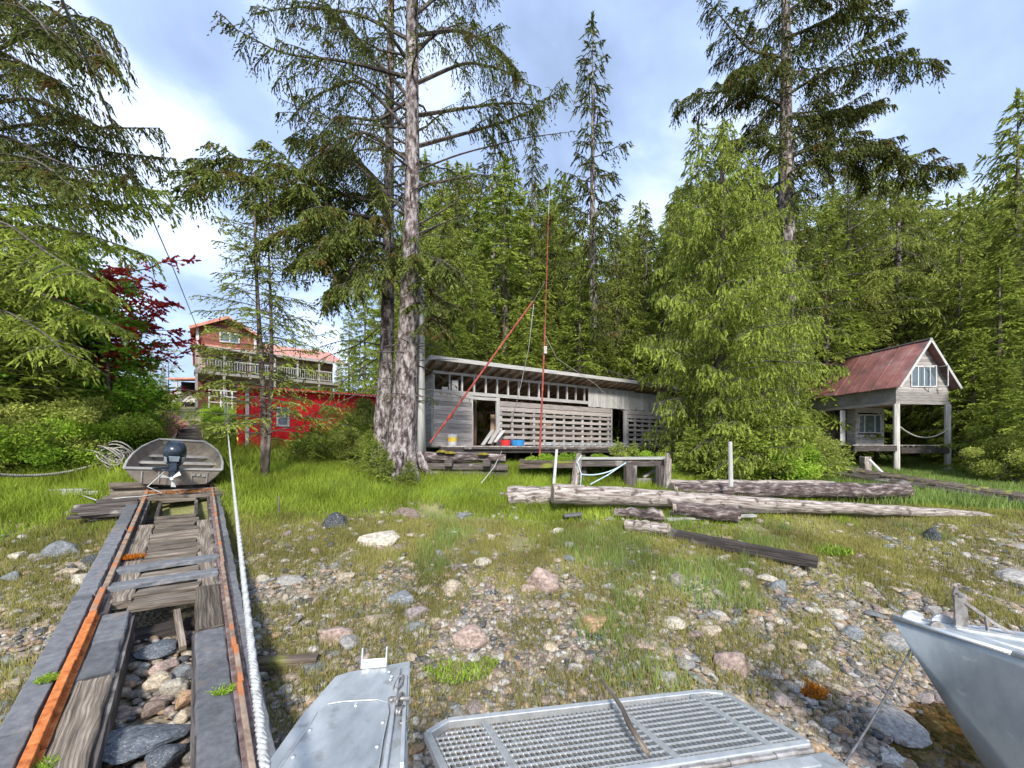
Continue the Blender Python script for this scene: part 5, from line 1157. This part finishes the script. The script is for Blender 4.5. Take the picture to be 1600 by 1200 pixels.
def conifer(seed, H, R0, z0, Rm, nb, fol, el=(.3, -.25), droop=.25, lift=.12, shape=.8, irr=.35, hangtop=1.0, rscale=.03, dead=0):
    """crown from z0 to H, widest Rm near z0; fol = twig and spray settings"""
    t = Tree(seed); r = t.r; zs = np.linspace(-.2, H, 12)
    wob = np.cumsum(r.normal(0, .02, (12, 2)), 0)
    t.stem([(wob[i, 0]*.6, wob[i, 1]*.6, z) for i, z in enumerate(zs)], [max(R0*(1-(max(z, 0)/H)**1.1)*(1.45 if i == 0 else 1), .012) for i, z in enumerate(zs)], 10)
    for k in range(nb):
        f = (k+.5)/nb; z = z0+(H-z0)*f**.9; rel = (z-z0)/(H-z0)
        L = Rm*((1-rel)**shape*.93+.07)*r.uniform(1-irr, 1+irr*.5); az = k*2.399+r.normal(0, .35)
        e = el[1]+(el[0]-el[1])*rel+r.normal(0, .09); fo = dict(fol); fo['tl'] = fol['tl']*(.35+.65*(1-rel)**.6)
        t.branch((0, 0, z), az, L, e, droop*r.uniform(.7, 1.3), lift, max(.008, L*rscale*.6), fo, t0=r.uniform(.08, .25))
    for k in range(dead):
        z = r.uniform(z0*.3, z0+1); t.branch((0, 0, z), r.random()*6.28, r.uniform(.4, 1.6), r.uniform(-.4, .3), .1, 0, .015, None)
    # leader
    t.foliate([(wob[-1, 0]*.6, wob[-1, 1]*.6, H-.9), (wob[-1, 0]*.6, wob[-1, 1]*.6, H+.25)], 0, .25, .05, -.3, 3, fol['ll'], fol['lw'])
    return t
def F_(tl, sp, hang, K, ll, lw, **k): return dict(tl=tl, sp=sp, hang=hang, K=K, ll=ll, lw=lw, **k)
# prototypes that get copied into the forest (built at the place of the first one)
def at(px, dd): x = (px-800)/F*dd; return Vector((x, dd, gz(x, dd)))
def hto(py, dd): return CH+(HZ-py)/F*dd    # height of a photo row at a distance
# --- the forest behind the sheds
fir_f = F_(1.25, .11, .55, 7, .2, .042)
spr_f = F_(1.5, .12, .75, 8, .2, .04)
protoA = conifer(21, 20, .28, 1.5, 3.6, 105, spr_f, el=(.5, -.2), droop=.22, lift=.15).finish('conifer', '', (0, 0, 0), 'spruce2', 'bark2', local=True)
protoB = conifer(22, 18, .24, .6, 3.2, 110, F_(1.3, .11, .45, 7, .19, .045), el=(.45, -.1), droop=.3, lift=.1).finish('conifer', '', (0, 0, 0), 'hemlock', 'bark2', local=True)
protoC = conifer(23, 24, .3, 4, 3.0, 85, F_(1.2, .13, .9, 8, .2, .035), el=(.6, -.25), droop=.2, lift=.1, irr=.55).finish('conifer', '', (0, 0, 0), 'spruce', 'bark', local=True)
protoD = conifer(24, 9, .12, .25, 2.6, 85, F_(.95, .08, .3, 6, .14, .034), el=(.6, .05), droop=.22, lift=.1).finish('conifer', '', (0, 0, 0), 'hemlock', 'bark2', local=True)
used = set()
def plant(proto, px, dd, ytop, H0, rz, label, group=None, wide=1.0):
    p = at(px, dd); h = hto(ytop, dd)-p.z; sc = h/H0
    if id(proto) not in used:
        used.add(id(proto)); proto.location = p; proto.rotation_euler = (0, 0, rz); proto.scale = (sc*wide, sc*wide, sc); proto['label'] = label
        if group: proto['group'] = group
        o = proto
    else: o = copy_tree(proto, p, rz, sc*wide, label, group, sz=sc)
    o['label'] = label
    if group: o['group'] = group
    elif 'group' in o: del o['group']
    return o
HA_, HB_, HC_, HD_ = 20, 18, 24, 9
plant(protoC, 925, 21, 30, HC_, 1.1, 'tall narrow dark spruce with pointed top behind the long shed', wide=1.05)
plant(protoC, 832, 24, 190, HC_, 3.1, 'thin dark spruce behind the red derrick mast', wide=1.0)
plant(protoA, 1092, 20, 195, HA_, .3, 'conifer rising just behind the left side of the big cedar', wide=.95)
plant(protoA, 1590, 24, 150, HA_, 2.2, 'tall conifer at the right edge of the photo', wide=1.15)
plant(protoC, 1405, 26, 235, HC_, 4.0, 'dark conifer rising behind the roof of the stilt cabin', wide=1.5)
plant(protoA, 1500, 22, 330, HA_, 5.0, 'bright green conifer directly right of the stilt cabin', wide=1.1)
FOREST = [(690, 22, 300, 'A'), (740, 19.5, 390, 'B'), (790, 23, 250, 'B'), (860, 24, 330, 'A'), (905, 20, 420, 'B'), (965, 24, 345, 'A'), (1010, 27, 330, 'C'), (1040, 23, 380, 'B'), (770, 29, 215, 'C'),
  (715, 30, 260, 'A'), (880, 30, 280, 'A'), (985, 31, 350, 'A'), (1060, 30, 300, 'A'), (1170, 26, 260, 'A'), (1140, 22, 330, 'B'), (1290, 24, 330, 'B'), (1340, 30, 290, 'A'), (1240, 28, 320, 'A'), (1270, 27, 420, 'B'),
  (1380, 29, 350, 'A'), (1450, 30, 330, 'A'), (1540, 28, 300, 'B'), (1560, 20, 400, 'B'), (1620, 20, 330, 'A'), (1480, 26, 400, 'B'), (1420, 25, 420, 'B'), (1650, 26, 230, 'A'), (1350, 30, 400, 'B'),
  (660, 27, 330, 'A'), (640, 24, 420, 'B'), (820, 34, 330, 'A'), (930, 35, 340, 'B'), (1110, 34, 290, 'B'), (1200, 36, 300, 'A'), (1300, 37, 300, 'B'), (1420, 38, 300, 'A'), (1520, 37, 300, 'A'), (700, 38, 330, 'B'), (1580, 33, 270, 'A'), (1000, 40, 350, 'A')]
for i in range(34):
    px = 640+i*31+random.uniform(-14, 14); dd = random.uniform(31, 46); FOREST.append((px, dd, (300 if 1000 < px < 1650 else 345 if px > 860 else 235+random.uniform(0, 60))+random.uniform(-20, 40), 'AB'[i % 2]))
for i, (px, dd, yt, k) in enumerate(FOREST):
    pr, h0 = {'A': (protoA, HA_), 'B': (protoB, HB_), 'C': (protoC, HC_)}[k]
    z = 'behind the long shed' if px < 1100 else ('behind the big cedar' if px < 1320 else 'behind and around the stilt cabin')
    plant(pr, px, dd, yt, h0, i*1.7, 'green conifer merging into the dense forest '+z, 'forest conifers '+z, wide=random.uniform(1.15, 1.5))
UNDER = [(672, 18.3, 480), (716, 18.5, 505), (762, 19, 490), (812, 20, 470), (850, 20.5, 500), (895, 21.5, 480), (945, 22, 500), (990, 22.5, 500), (1235, 19, 545), (1520, 20, 520), (1560, 17.5, 560), (1600, 17, 540), (1500, 24, 560), (1460, 25, 580), (1420, 26, 560), (1640, 15, 500)]
for i, (px, dd, yt) in enumerate(UNDER):
    z = 'over the roof of the long shed' if px < 1100 else 'beside the stilt cabin'
    plant(protoD, px, dd, yt, HD_, i*2.1, 'young light green hemlock '+z, 'young hemlocks '+z, wide=1.15)
# low growth in front of and between the buildings
def shrub(seed, R, H, n, ll, lw, mat, clumps=26, stems=9):
    t = Tree(seed); r = t.r
    for k in range(stems):
        a = r.random()*6.28; L = H*r.uniform(.6, 1.0); t.branch((r.normal(0, R*.2), r.normal(0, R*.2), -.1), a, L, r.uniform(.8, 1.4), .1, 0, .018, None, n=5)
    c = r.normal(size=(clumps, 3)); c /= np.linalg.norm(c, axis=1)[:, None]; c = c*r.uniform(.45, 1, (clumps, 1))*np.array([R*.85, R*.85, H*.42])+np.array([0, 0, H*.52])
    k = r.integers(0, clumps, n); cr_ = R*r.uniform(.18, .38, clumps); d = r.normal(size=(n, 3)); d /= np.linalg.norm(d, axis=1)[:, None]; d[:, 2] *= .7
    P = c[k]+d*(cr_[k]*r.random(n)**.4)[:, None]; P[:, 2] = np.abs(P[:, 2])
    D = d*.5+r.normal(0, .6, (n, 3)); D /= np.linalg.norm(D, axis=1)[:, None]; W = np.cross(D, r.normal(size=(n, 3))); W /= np.linalg.norm(W, axis=1)[:, None]
    S = ll*r.uniform(.6, 1.3, (n, 1)); Wd = lw*r.uniform(.6, 1.3, (n, 1))
    t.leaf.append(np.stack([P-D*S*.5, P+W*Wd, P+D*S*.5, P-W*Wd], 1).reshape(-1, 3)); t.lr.append(np.clip(r.random(clumps)[k]*.6+r.random(n)*.4, 0, 1)); return t
sh1 = shrub(31, 1.5, 1.7, 16000, .09, .022, 'shrub', 30).finish('shrub', '', (0, 0, 0), 'shrub', 'bark2', local=True, crown='foliage', cat='shrub')
sh2 = shrub(32, 1.6, 1.9, 15000, .08, .02, 'olive', 34).finish('shrub', '', (0, 0, 0), 'olive', 'bark2', local=True, crown='foliage', cat='shrub')
sh3 = conifer(33, 2.0, .04, .0, 1.3, 46, F_(.55, .06, .25, 5, .09, .02), el=(.8, .15), droop=.2, lift=.1).finish('young_conifer', '', (0, 0, 0), 'hemlock', 'bark2', local=True, crown='foliage', cat='shrub')
def bush(pr, px, py, dd, sc, rz, label, group=None):
    p = at(px, dd)
    if id(pr) not in used: used.add(id(pr)); o = pr; o.location = p; o.rotation_euler = (0, 0, rz); o.scale = (sc,)*3
    else: o = copy_tree(pr, p, rz, sc)
    o['label'] = label
    if group: o['group'] = group
    return o
LEFTB = [(20, 9.5, 2), (75, 9.5, 1), (120, 10, 2), (150, 10.5, 1), (60, 11, 2), (10, 11.5, 1), (110, 12, 1), (140, 12.5, 2), (160, 11, 1), (30, 13, 1), (165, 14, 2), (150, 18, 1), (130, 16, 1), (120, 15, 2), (-20, 10, 1)]
for i, (px, dd, k) in enumerate(LEFTB):
    bush((sh1, sh2)[k-1], px, 0, dd, random.uniform(.95, 1.25)*(dd/10.5)**.8*.85, i*1.3, ('bright green' if k == 1 else 'olive brown')+' leafy shrub in the thicket left of the track', ('bright' if k == 1 else 'olive')+' shrubs in the left thicket')
for i, (px, dd, sc, k) in enumerate([(465, 11.5, .5, 3), (500, 11.8, .6, 3), (540, 12, .62, 2), (515, 13.0, .6, 1), (560, 13, .8, 1), (475, 13.0, .4, 1), (432, 12.4, .35, 3), (580, 11, .6, 3), (572, 14.3, 1.1, 2), (545, 12.6, .8, 3), (487, 12.6, .55, 3)]):
    bush((sh1, sh2, sh3)[k-1], px, 0, dd, sc, i*.9, 'low green bush growing in front of the red shed wall', 'bushes in front of the red shed')
for i, (px, dd, sc, k) in enumerate([(850, 11.3, .42, 1), (880, 11.2, .45, 1), (925, 11.4, .42, 1), (965, 11.6, .5, 3), (990, 12, .5, 3), (830, 11.4, .3, 3), (1015, 12.2, .5, 1)]):
    bush((sh1, sh2, sh3)[k-1], px, 0, dd, sc, i*.9, 'small bright green bush between the low dock and the shed deck', 'small bushes behind the low dock')
for i, (px, dd, sc, k) in enumerate([(1082, 12.4, .8, 3), (1110, 12.0, .95, 3), (1170, 12.2, 1.1, 3), (1200, 12.6, 1.25, 3), (1235, 13.2, 1.3, 3), (1215, 12.2, .9, 1), (1255, 14, .9, 2), (1268, 15.5, .9, 3), (1140, 12.6, 1.1, 3), (1240, 15, 1.3, 3)]):
    bush((sh1, sh2, sh3)[k-1], px, 0, dd, sc, i*.9, 'leafy green undergrowth at the foot of the big cedar', 'undergrowth at the foot of the big cedar')
bush(sh2, 1570, 0, 15.5, 1.0, 0, 'brown green bare looking bush at the right edge of the meadow')
for i, (px, dd) in enumerate([(345, 24), (358, 21), (362, 18.5)]):
    bush(sh1, px, 0, dd, .75, i*1.1, 'yellow green bush on the bank between the track and the red shed', 'bank bushes right of the track')
for px, dd, sc in ((226, 15.5, .8), (247, 20.5, .8)):
    pk = shrub(int(px), 1.5*sc, 1.9*sc, 5000, .13, .05, 'pink', 14); p = at(px, dd); 
    pk.leaf = [v+np.array(p) for v in pk.leaf]
    for v in pk.w.V: v += p
    pk.finish('azalea', 'pink blossoming azalea '+('left of the other one' if px < 235 else 'close to the winch shelter'), tuple(p), 'pink', 'bark2', crown='blossom', cat='shrub')
scr = [(570, 30, 420), (545, 34, 480), (600, 26, 400), (255, 45, 570), (235, 42, 540), (205, 36, 500), (530, 40, 560), (620, 34, 380)]
for i, (px, dd, yt) in enumerate(scr): plant(protoB, px, dd, yt, HB_, i*1.3, 'green conifer seen in the gap beyond the houses', 'conifers beyond the houses')

# ------------------------------------------------------------------ the big cedar
HCd = 10.6
tc_ = Tree(51); r = tc_.r
tc_.stem([(.05*math.sin(z), 0, -.2+z) for z in np.linspace(0, HCd, 12)], list(np.linspace(.24, .02, 12)), 12)
for k in range(200):
    f = (k+.5)/200; z = .5+(HCd-.6)*f; rel = z/HCd; L = 3.2*(1-rel**1.45)**.95*r.uniform(.5, 1.12)*(1 if rel > .3 else .58)+.25
    P = tc_.branch((0, 0, z), k*2.399+r.normal(0, .3), L, .3+r.normal(0, .12), .45*r.uniform(.7, 1.3), .2, .01+L*.006, F_(.66*(.5+.5*(1-rel)), .085, 1.25, 7, .09, .019, fwd=.35), t0=.12)
    if L > 1.0: tc_.subs(P, F_(.42, .1, 1.2, 6, .085, .019, fwd=.5), .3, .42, .3, .5)
cedar = tc_.finish('cedar', '', (0, 0, 0), 'cedar', 'bark2', local=True)
plant(cedar, 1128, 12.8, 185, HCd, 0, 'big light green cedar with drooping sprays at the right end of the long shed', None, wide=1.1)
plant(cedar, 1195, 15.5, 290, HCd, 2.0, 'second light green cedar close behind the right side of the big one', None, wide=.82)
plant(cedar, 1060, 24.5, 290, HCd, 4.0, 'light green cedar rising behind the left side of the big one', None, wide=.8)
# tall dark spruce behind the cedar with heavy horizontal limbs
sp_ = at(1228, 16.5); ts = Tree(52); r = ts.r; Hs = hto(-160, 16.5)-sp_.z; X0, Y0 = sp_.x, sp_.y
ts.stem([(X0-.02*z*0, Y0, sp_.z-.2+z) for z in np.linspace(0, Hs, 14)], list(np.linspace(.5, .06, 14)), 14)
def limb_px(t, dd, pts, r0, fol=None, t0=.1, dy=None, w=True):
    """limb through photo points at about distance dd; dy = depth offset reached at the tip"""
    n = len(pts); P = []
    for i, (px, py) in enumerate(pts): P.append(tuple(PX(px, py, dd+(dy or 0)*i/(n-1))))
    P = np.array(P); u = np.linspace(0, n-1, 4*n); P = np.stack([np.interp(u, range(n), P[:, i]) for i in range(3)], 1)
    for _ in range(2): P[1:-1] = (P[:-2]+P[1:-1]*2+P[2:])/4
    if w: t.limb(P, r0)
    if fol:
        t.foliate(P, t0, **fol)
        if fol['sp'] < .1: t.subs(P, fol, max(t0, .12), every=.3 if fol['sp'] < .07 else .55, k=.42 if fol['sp'] < .07 else .3)
DS = F_(.8, .05, .95, 8, .12, .022)
for pts, dy in [(((1228, 150), (1290, 110), (1390, 90), (1475, 105)), -1), (((1228, 60), (1300, 30), (1380, 25), (1400, 40)), 1), (((1228, 90), (1170, 80), (1130, 30), (1098, -5)), -1), (((1228, 165), (1150, 140), (1070, 150), (1052, 178)), 1),
                (((1228, 250), (1300, 215), (1370, 225), (1400, 240)), -1.5), (((1228, 240), (1170, 215), (1120, 225)), -1), (((1228, 185), (1300, 180), (1375, 160)), 2), (((1228, 120), (1180, 100), (1145, 110)), -2), (((1228, 270), (1320, 235), (1420, 255), (1505, 265)), -2),
                (((1228, 20), (1270, -10), (1350, 0)), -1), (((1228, 300), (1160, 290), (1110, 310)), 1)]:
    limb_px(ts, 16.5, pts, .07, DS, .12, dy)
for k in range(95):
    z = 6.5+(Hs-6.5)*((k+.5)/95); rel = z/Hs; L = (3.6-2.3*rel)*r.uniform(.4, .95)
    ts.branch((X0, Y0, sp_.z+z), k*2.399+r.normal(0, .4), L, .15+r.normal(0, .15), .2, .1, .03, F_(.8, .07, .9, 8, .13, .024), t0=.12)
ts.finish('spruce', 'towering dark spruce behind the big cedar reaching past the top of the photo', tuple(sp_), 'spruce', 'bark')
# lighter olive tree in front of it, over the cabin
ot = at(1325, 25.5); to = Tree(53); r = to.r; Ho = hto(265, 25.5)-ot.z
to.stem([(ot.x, ot.y, ot.z-.2+z) for z in np.linspace(0, Ho, 8)], list(np.linspace(.2, .03, 8)), 9)
for k in range(120):
    z = 4.5+(Ho-4.6)*((k+.5)/120); rel = (z-4.4)/(Ho-4.4)
    to.branch((ot.x, ot.y, ot.z+z), k*2.399+r.normal(0, .4), 6.0*(1-rel*.7)*r.uniform(.5, 1.05), .12+r.normal(0, .15), .22, .1, .03, F_(.8, .085, .6, 7, .12, .026), t0=.15)
for pts, dy in [(((1325, 330), (1380, 290), (1450, 280), (1510, 265)), -2), (((1325, 360), (1400, 320), (1470, 330), (1530, 330)), -2), (((1325, 400), (1400, 360), (1480, 390)), -3), (((1325, 300), (1380, 250), (1440, 240)), 0), (((1325, 430), (1400, 420), (1480, 440)), -3)]: limb_px(to, 24, pts, .05, F_(.9, .09, .8, 7, .13, .028), .1, dy)
for k in range(6):
    y_ = 330+r.random()*150; limb_px(to, 21.5, ((1340+r.random()*60, y_+15), (1390+r.random()*40, y_-10+r.random()*20), (1430+r.random()*40, y_+r.random()*25), (1450+r.random()*60, y_+25+r.random()*20)), .018, F_(.5, .25, .8, 4, .12, .02), .4, -1)
to.finish('conifer', 'pale olive conifer with grey bare twigs above the stilt cabin roof', tuple(ot), 'olive', 'bark2')

# ------------------------------------------------------------------ the main spruce with its second stem and the bleached snag
tm = Tree(61); r = tm.r; mb_ = PX(632, 748, 10.5); mb_.z = gz(mb_.x, 10.5)
prof = [(746, 624, 35), (715, 626, 30), (690, 628, 27.5), (650, 631, 24.5), (600, 634, 22), (520, 638, 18.5), (450, 640, 16), (350, 643, 14), (250, 644, 13), (150, 644, 12), (50, 644, 11.5), (-60, 644, 10), (-200, 643, 7), (-420, 643, 2)]
tm.w.tube([PX(x, y, 10.5) for y, x, w in prof], [w*10.5/F*.84 for y, x, w in prof], 22, jit=.05)
for a, L in ((2.5, .9), (3.6, .95), (4.6, .6), (5.4, .8), (.4, .7), (1.4, .6)):
    bz = mb_.z+.75; tm.w.tube([(mb_.x+math.cos(a)*.32, 10.5+math.sin(a)*.32, bz), (mb_.x+math.cos(a)*.6, 10.5+math.sin(a)*.6, mb_.z+.2), (mb_.x+math.cos(a)*(L+.1), 10.5+math.sin(a)*(L+.1), mb_.z-.12)], [.14, .12, .04], 9, jit=.1)
SD = F_(.62, .058, 1.0, 7, .08, .015); SD2 = F_(.85, .04, .8, 8, .09, .02)
LM = [((634, 120), (540, 95), (440, 85), (350, 35)), ((636, 150), (560, 60), (500, -5)), ((634, 200), (560, 120), (490, 150), (450, 190)), ((634, 330), (560, 260), (500, 215), (470, 185)), ((636, 60), (560, 20), (470, 10), (400, 20)),
      ((652, 55), (720, 45), (780, 75), (810, 110)), ((652, 130), (730, 95), (790, 110), (830, 135)), ((655, 228), (740, 205), (820, 180), (888, 130)), ((655, 180), (720, 170), (790, 160), (850, 165)), ((652, 20), (700, -20), (780, -10)),
      ((634, 90), (600, 40), (560, -30)), ((652, 80), (690, 40), (740, 60), (790, 40)), ((634, 160), (590, 190), (530, 180), (500, 210)), ((636, 250), (570, 200), (500, 240), (470, 260))]
for i, pts in enumerate(LM): limb_px(tm, 10.5, pts, .055, SD, .3, (-1.5, 1.2, .3, -1, 1.6)[i % 5])
for pts in [((655, 265), (720, 240), (820, 215), (900, 205)), ((655, 290), (700, 280), (746, 288)), ((655, 350), (700, 325), (742, 290)), ((655, 365), (700, 345), (730, 335)), ((634, 200), (520, 190), (432, 152)), ((634, 240), (560, 230), (500, 290), (455, 225)), ((470, 190), (450, 130), (437, 95))]:
    limb_px(tm, 10.5, pts, .03, F_(.3, .12, .8, 5, .07, .012), .5, -.6)
for k in range(44):
    z = 9.0+13*((k+.5)/44); L = (3.2-2.2*(z-9)/13)*r.uniform(.35, 1.0)
    tm.branch((PX(644, 0, 10.5).x, 10.5, z), k*2.399+r.normal(0, .4), L, .2+r.normal(0, .2), .25, .1, .035, SD, t0=.2)
for k in range(40):
    z = 3.6+5.5*r.random(); tm.branch((PX(642, 0, 10.5).x, 10.5, z), r.random()*6.28, r.uniform(.5, 1.7), r.uniform(-.2, .4), .15, 0, .018, F_(.25, .2, .8, 4, .07, .012) if r.random() < .4 else None, t0=.4)
for pts in [((655, 400), (690, 405), (730, 435)), ((652, 430), (690, 470), (720, 480)), ((655, 460), (680, 500), (700, 520))]: limb_px(tm, 10.3, pts, .03, F_(.6, .05, .5, 7, .1, .022), .2, -.8)
tm.finish('spruce', 'massive grey lichen barked spruce standing left of the long shed', (mb_.x, 10.5, mb_.z), 'spruce', 'bark')
t2 = Tree(62); r = t2.r; d2 = 11.15; b2_ = PX(598, 742, d2); b2_.z = gz(b2_.x, d2)
prof = [(740, 592, 22), (700, 596, 19), (640, 600, 16), (560, 604, 13), (480, 606, 12), (400, 606, 11), (300, 608, 9.5), (200, 609, 8), (100, 610, 7), (0, 611, 6), (-150, 611, 3), (-250, 611, 1)]
t2.w.tube([PX(x, y, d2) for y, x, w in prof], [w*.8*d2/F for y, x, w in prof], 14, jit=.05)
for pts, dy in [(((606, 322), (520, 300), (430, 255), (350, 245), (280, 270)), -1.5), (((606, 345), (530, 330), (440, 290), (330, 262), (290, 300)), -2.5), (((606, 372), (540, 345), (460, 350), (400, 380)), -2), (((606, 395), (550, 370), (490, 385), (450, 420)), -1.5),
               (((606, 360), (570, 350), (520, 365), (480, 405)), -2.5), (((606, 420), (570, 400), (530, 430), (510, 480)), -1), (((606, 335), (560, 300), (480, 310), (420, 320)), 0), (((606, 440), (640, 400), (670, 400), (700, 420)), -2), (((606, 385), (580, 375), (550, 420), (530, 460)), -2), (((606, 300), (560, 250), (490, 225), (450, 215)), .5)]:
    limb_px(t2, d2, pts, .06, SD2, .12, dy)
for pts in [((606, 500), (560, 540), (500, 560), (470, 600)), ((600, 540), (540, 530), (490, 545)), ((598, 600), (550, 620), (480, 650)), ((590, 560), (540, 590), (500, 640))]: limb_px(t2, d2, pts, .02, F_(.5, .13, .6, 6, .07, .014), .25, -1)
for k in range(60):
    z = 7.0+9*((k+.5)/60); L = (2.0-1.2*(z-7)/9)*r.uniform(.35, 1.0)
    t2.branch((PX(609, 0, d2).x, d2, z), k*2.399+r.normal(0, .4), L, .3+r.normal(0, .2), .25, .1, .025, SD, t0=.2)
t2.finish('spruce', 'thinner second spruce stem just behind and left of the massive one', (b2_.x, d2, b2_.z), 'spruce3', 'bark')
b = MB(); b.tube([PX(x, y, 10.9) for x, y in ((648, 716), (650, 640), (652, 560), (654, 480), (655, 435))], [.3, .24, .2, .16, .12], 12, jit=.04)
tag(b.build('snag', 'snag', smooth=True), 'smooth bleached standing trunk against the right side of the massive spruce', 'dead tree')
# low twiggy spruce boughs at its foot
for px, dd, sc in ((600, 9.7, .42), (640, 9.6, .35), (585, 10.2, .5)):
    bush(sh3, px, 0, dd, sc, px*.1, 'spindly little conifer at the foot of the massive spruce', 'small conifers at the foot of the massive spruce')

# ------------------------------------------------------------------ slender hemlock right of the track, with twin stems
th = Tree(71); r = th.r; hb_ = at(413, 9.6); Hh = hto(268, 9.6)-hb_.z
for x0, x1, rr, h in ((413, 402, .075, Hh), (414, 423, .06, Hh*.93)):
    xa, xb = (x0-800)/F*9.6, (x1-800)/F*9.6
    pts = [(xa+(xb-xa)*min(1, u*1.8), 9.6+.1*math.sin(u*5), hb_.z-.1+h*u) for u in np.linspace(0, 1, 9)]; th.w.tube(pts, list(np.linspace(rr*1.2, .012, 9)), 9, jit=.06)
    for k in range(80):
        u = .14+.84*(k+.5)/80; L = (2.25*(1-u)**.7+.15)*r.uniform(.35, 1.05); base = np.array([xa+(xb-xa)*min(1, u*1.8), 9.6, hb_.z+h*u])
        th.branch(base, k*2.399+r.normal(0, .4)+rr*20, L, .12+r.normal(0, .15), .18, .05, .012, F_(.5, .075, .35, 7, .07, .013), t0=.25 if u > .45 else .45)
th.finish('hemlock', 'slender twin stemmed hemlock with airy branches in front of the red shed', tuple(hb_), 'spruce2', 'bark2')

# ------------------------------------------------------------------ left side: hanging spruce boughs, maples
tl_ = Tree(81); r = tl_.r; lx, ly = -12.6, 8.8; lz = gz(lx, ly)
tl_.stem([(lx, ly, lz-.2+z) for z in np.linspace(0, 19, 10)], list(np.linspace(.45, .05, 10)), 12)
LF = F_(.7, .075, .95, 7, .09, .016)
LL = [(((-90, 300), (60, 270), (170, 290), (268, 300)), -2.5), (((-90, 340), (60, 320), (170, 320), (280, 320)), -1.5), (((-90, 380), (60, 350), (150, 370), (235, 400)), -2), (((-90, 430), (40, 410), (130, 430), (190, 470)), -2), (((-90, 460), (40, 450), (120, 480), (200, 520)), -2), (((-90, 360), (0, 340), (80, 400), (150, 440)), -4), (((-90, 500), (0, 480), (70, 520), (120, 570)), -3)]
for pts, dy in [(((-90, 120), (30, 60), (110, 20), (175, 40)), -3), (((-90, 60), (60, 0), (150, 60), (165, 95)), -3.5), (((-90, 180), (40, 150), (110, 175), (190, 215)), -2.5), (((-90, 220), (60, 190), (160, 200), (250, 200)), -2), (((-90, 260), (80, 220), (180, 240), (275, 248)), -2), (((-90, 90), (0, 80), (60, 110), (95, 130)), -4), (((-90, 20), (0, -20), (60, 30), (80, 60)), -4.5), (((-90, 280), (0, 240), (60, 250), (110, 290)), -4), (((-90, 240), (0, 205), (100, 260), (215, 275)), -3)]:
    limb_px(tl_, 9.2, pts, .05, LF, .1, dy+1)
for k in range(34):
    z = 5.0+13*((k+.5)/34); L = (3.9-2.6*(z/19))*r.uniform(.5, 1.0)
    tl_.branch((lx, ly, lz+z), k*2.399+r.normal(0, .4), L, .1+r.normal(0, .15), .22, .1, .04, F_(.8, .1, .9, 7, .1, .02), t0=.15)
tl2 = Tree(82)
for pts, dy in LL: limb_px(tl2, 9.0, pts, .04, F_(.6, .075, .6, 7, .09, .02), .1, dy+1)
tl2.stem([(-13.6, 9.6, 2+z) for z in np.linspace(-.6, 12, 8)], list(np.linspace(.25, .04, 8)), 10)
tl2.finish('hemlock', 'lighter green hemlock boughs under the dark spruce at the left edge', (-13.6, 9.6, gz(-13.6, 9.6)), 'hemlock', 'bark2')
tl_.finish('spruce', 'large dark spruce at the left edge with boughs hanging over the shrubs', (lx, ly, lz), 'spruce', 'bark')
def broadleaf(seed, name, label, px, dd, H, R, z0, n, ll, lw, mat, limbs=16, off=(0, 0, 0), tl=.9, r0=.09, group=None):
    t = Tree(seed); r = t.r; p = at(px, dd); hh = H
    t.stem([(p.x+.1*math.sin(u*4), p.y, p.z-.1+hh*u) for u in np.linspace(0, .9, 7)], list(np.linspace(r0, .02, 7)), 8)
    for k in range(limbs):
        u = z0+(1-z0)*.95*(k+.5)/limbs; az_ = k*2.399+r.normal(0, .4); L = R*r.uniform(.6, 1.1)*(1.1-.5*u)
        if off[0] and r.random() < .55: az_ = off[1]+r.normal(0, .5); L = R*off[0]*r.uniform(.6, 1)
        P = t.branch((p.x, p.y, p.z+hh*u*.92), az_, L, .35+r.normal(0, .2), .12, 0, .025, dict(tl=tl, sp=.05, hang=.1, K=6, ll=ll, lw=lw, flat=.35, dens=n), t0=.15)
    return t.finish(name, label, tuple(p), mat, 'bark2', group)
broadleaf(91, 'maple', 'green leaved maple between the left spruce and the red maple', 130, 12, 6.8, 2.4, .3, .8, .11, .04, 'mapleg', 26)
broadleaf(92, 'maple', 'bright green alder behind the shrubs at the far left edge', 45, 13, 6.2, 2.6, .2, .8, .1, .04, 'mapleg', 26)
broadleaf(95, 'maple', 'leafy green maple low in front of the red maple', 165, 11.5, 4.6, 1.9, .2, .8, .1, .038, 'mapleg', 20)
broadleaf(93, 'red_maple', 'dark red leaved maple with branches reaching toward the house', 150, 12.2, 6.3, 2.3, .3, .36, .11, .042, 'mapler', 26, off=(1.5, -.25), tl=.6)
broadleaf(94, 'small_tree', 'sparse young tree behind the red maple by the winch shelter', 262, 40, 6.5, 1.8, .2, .25, .12, .04, 'olive', 16, r0=.05)
plant(protoD, 30, 10.5, 360, HD_, .9, 'light green young hemlock among the shrubs near the left edge', None, wide=1.3)
plant(protoD, 120, 12.5, 400, HD_, 2.9, 'light green young hemlock between the two maples', None, wide=1.2)
plant(protoD, -30, 9.5, 330, HD_, 1.9, 'young hemlock cut by the left edge of the photo', None, wide=1.4)
plant(protoD, 95, 15, 430, HD_, .5, 'young light green hemlock behind the left thicket', None, wide=1.5)
plant(protoB, 15, 17, 240, HB_, 1.5, 'tall green conifer standing behind the alder at the far left', None, wide=1.2)
plant(protoA, 110, 21, 300, HA_, 2.5, 'green conifer behind the maples on the left', None, wide=1.1)
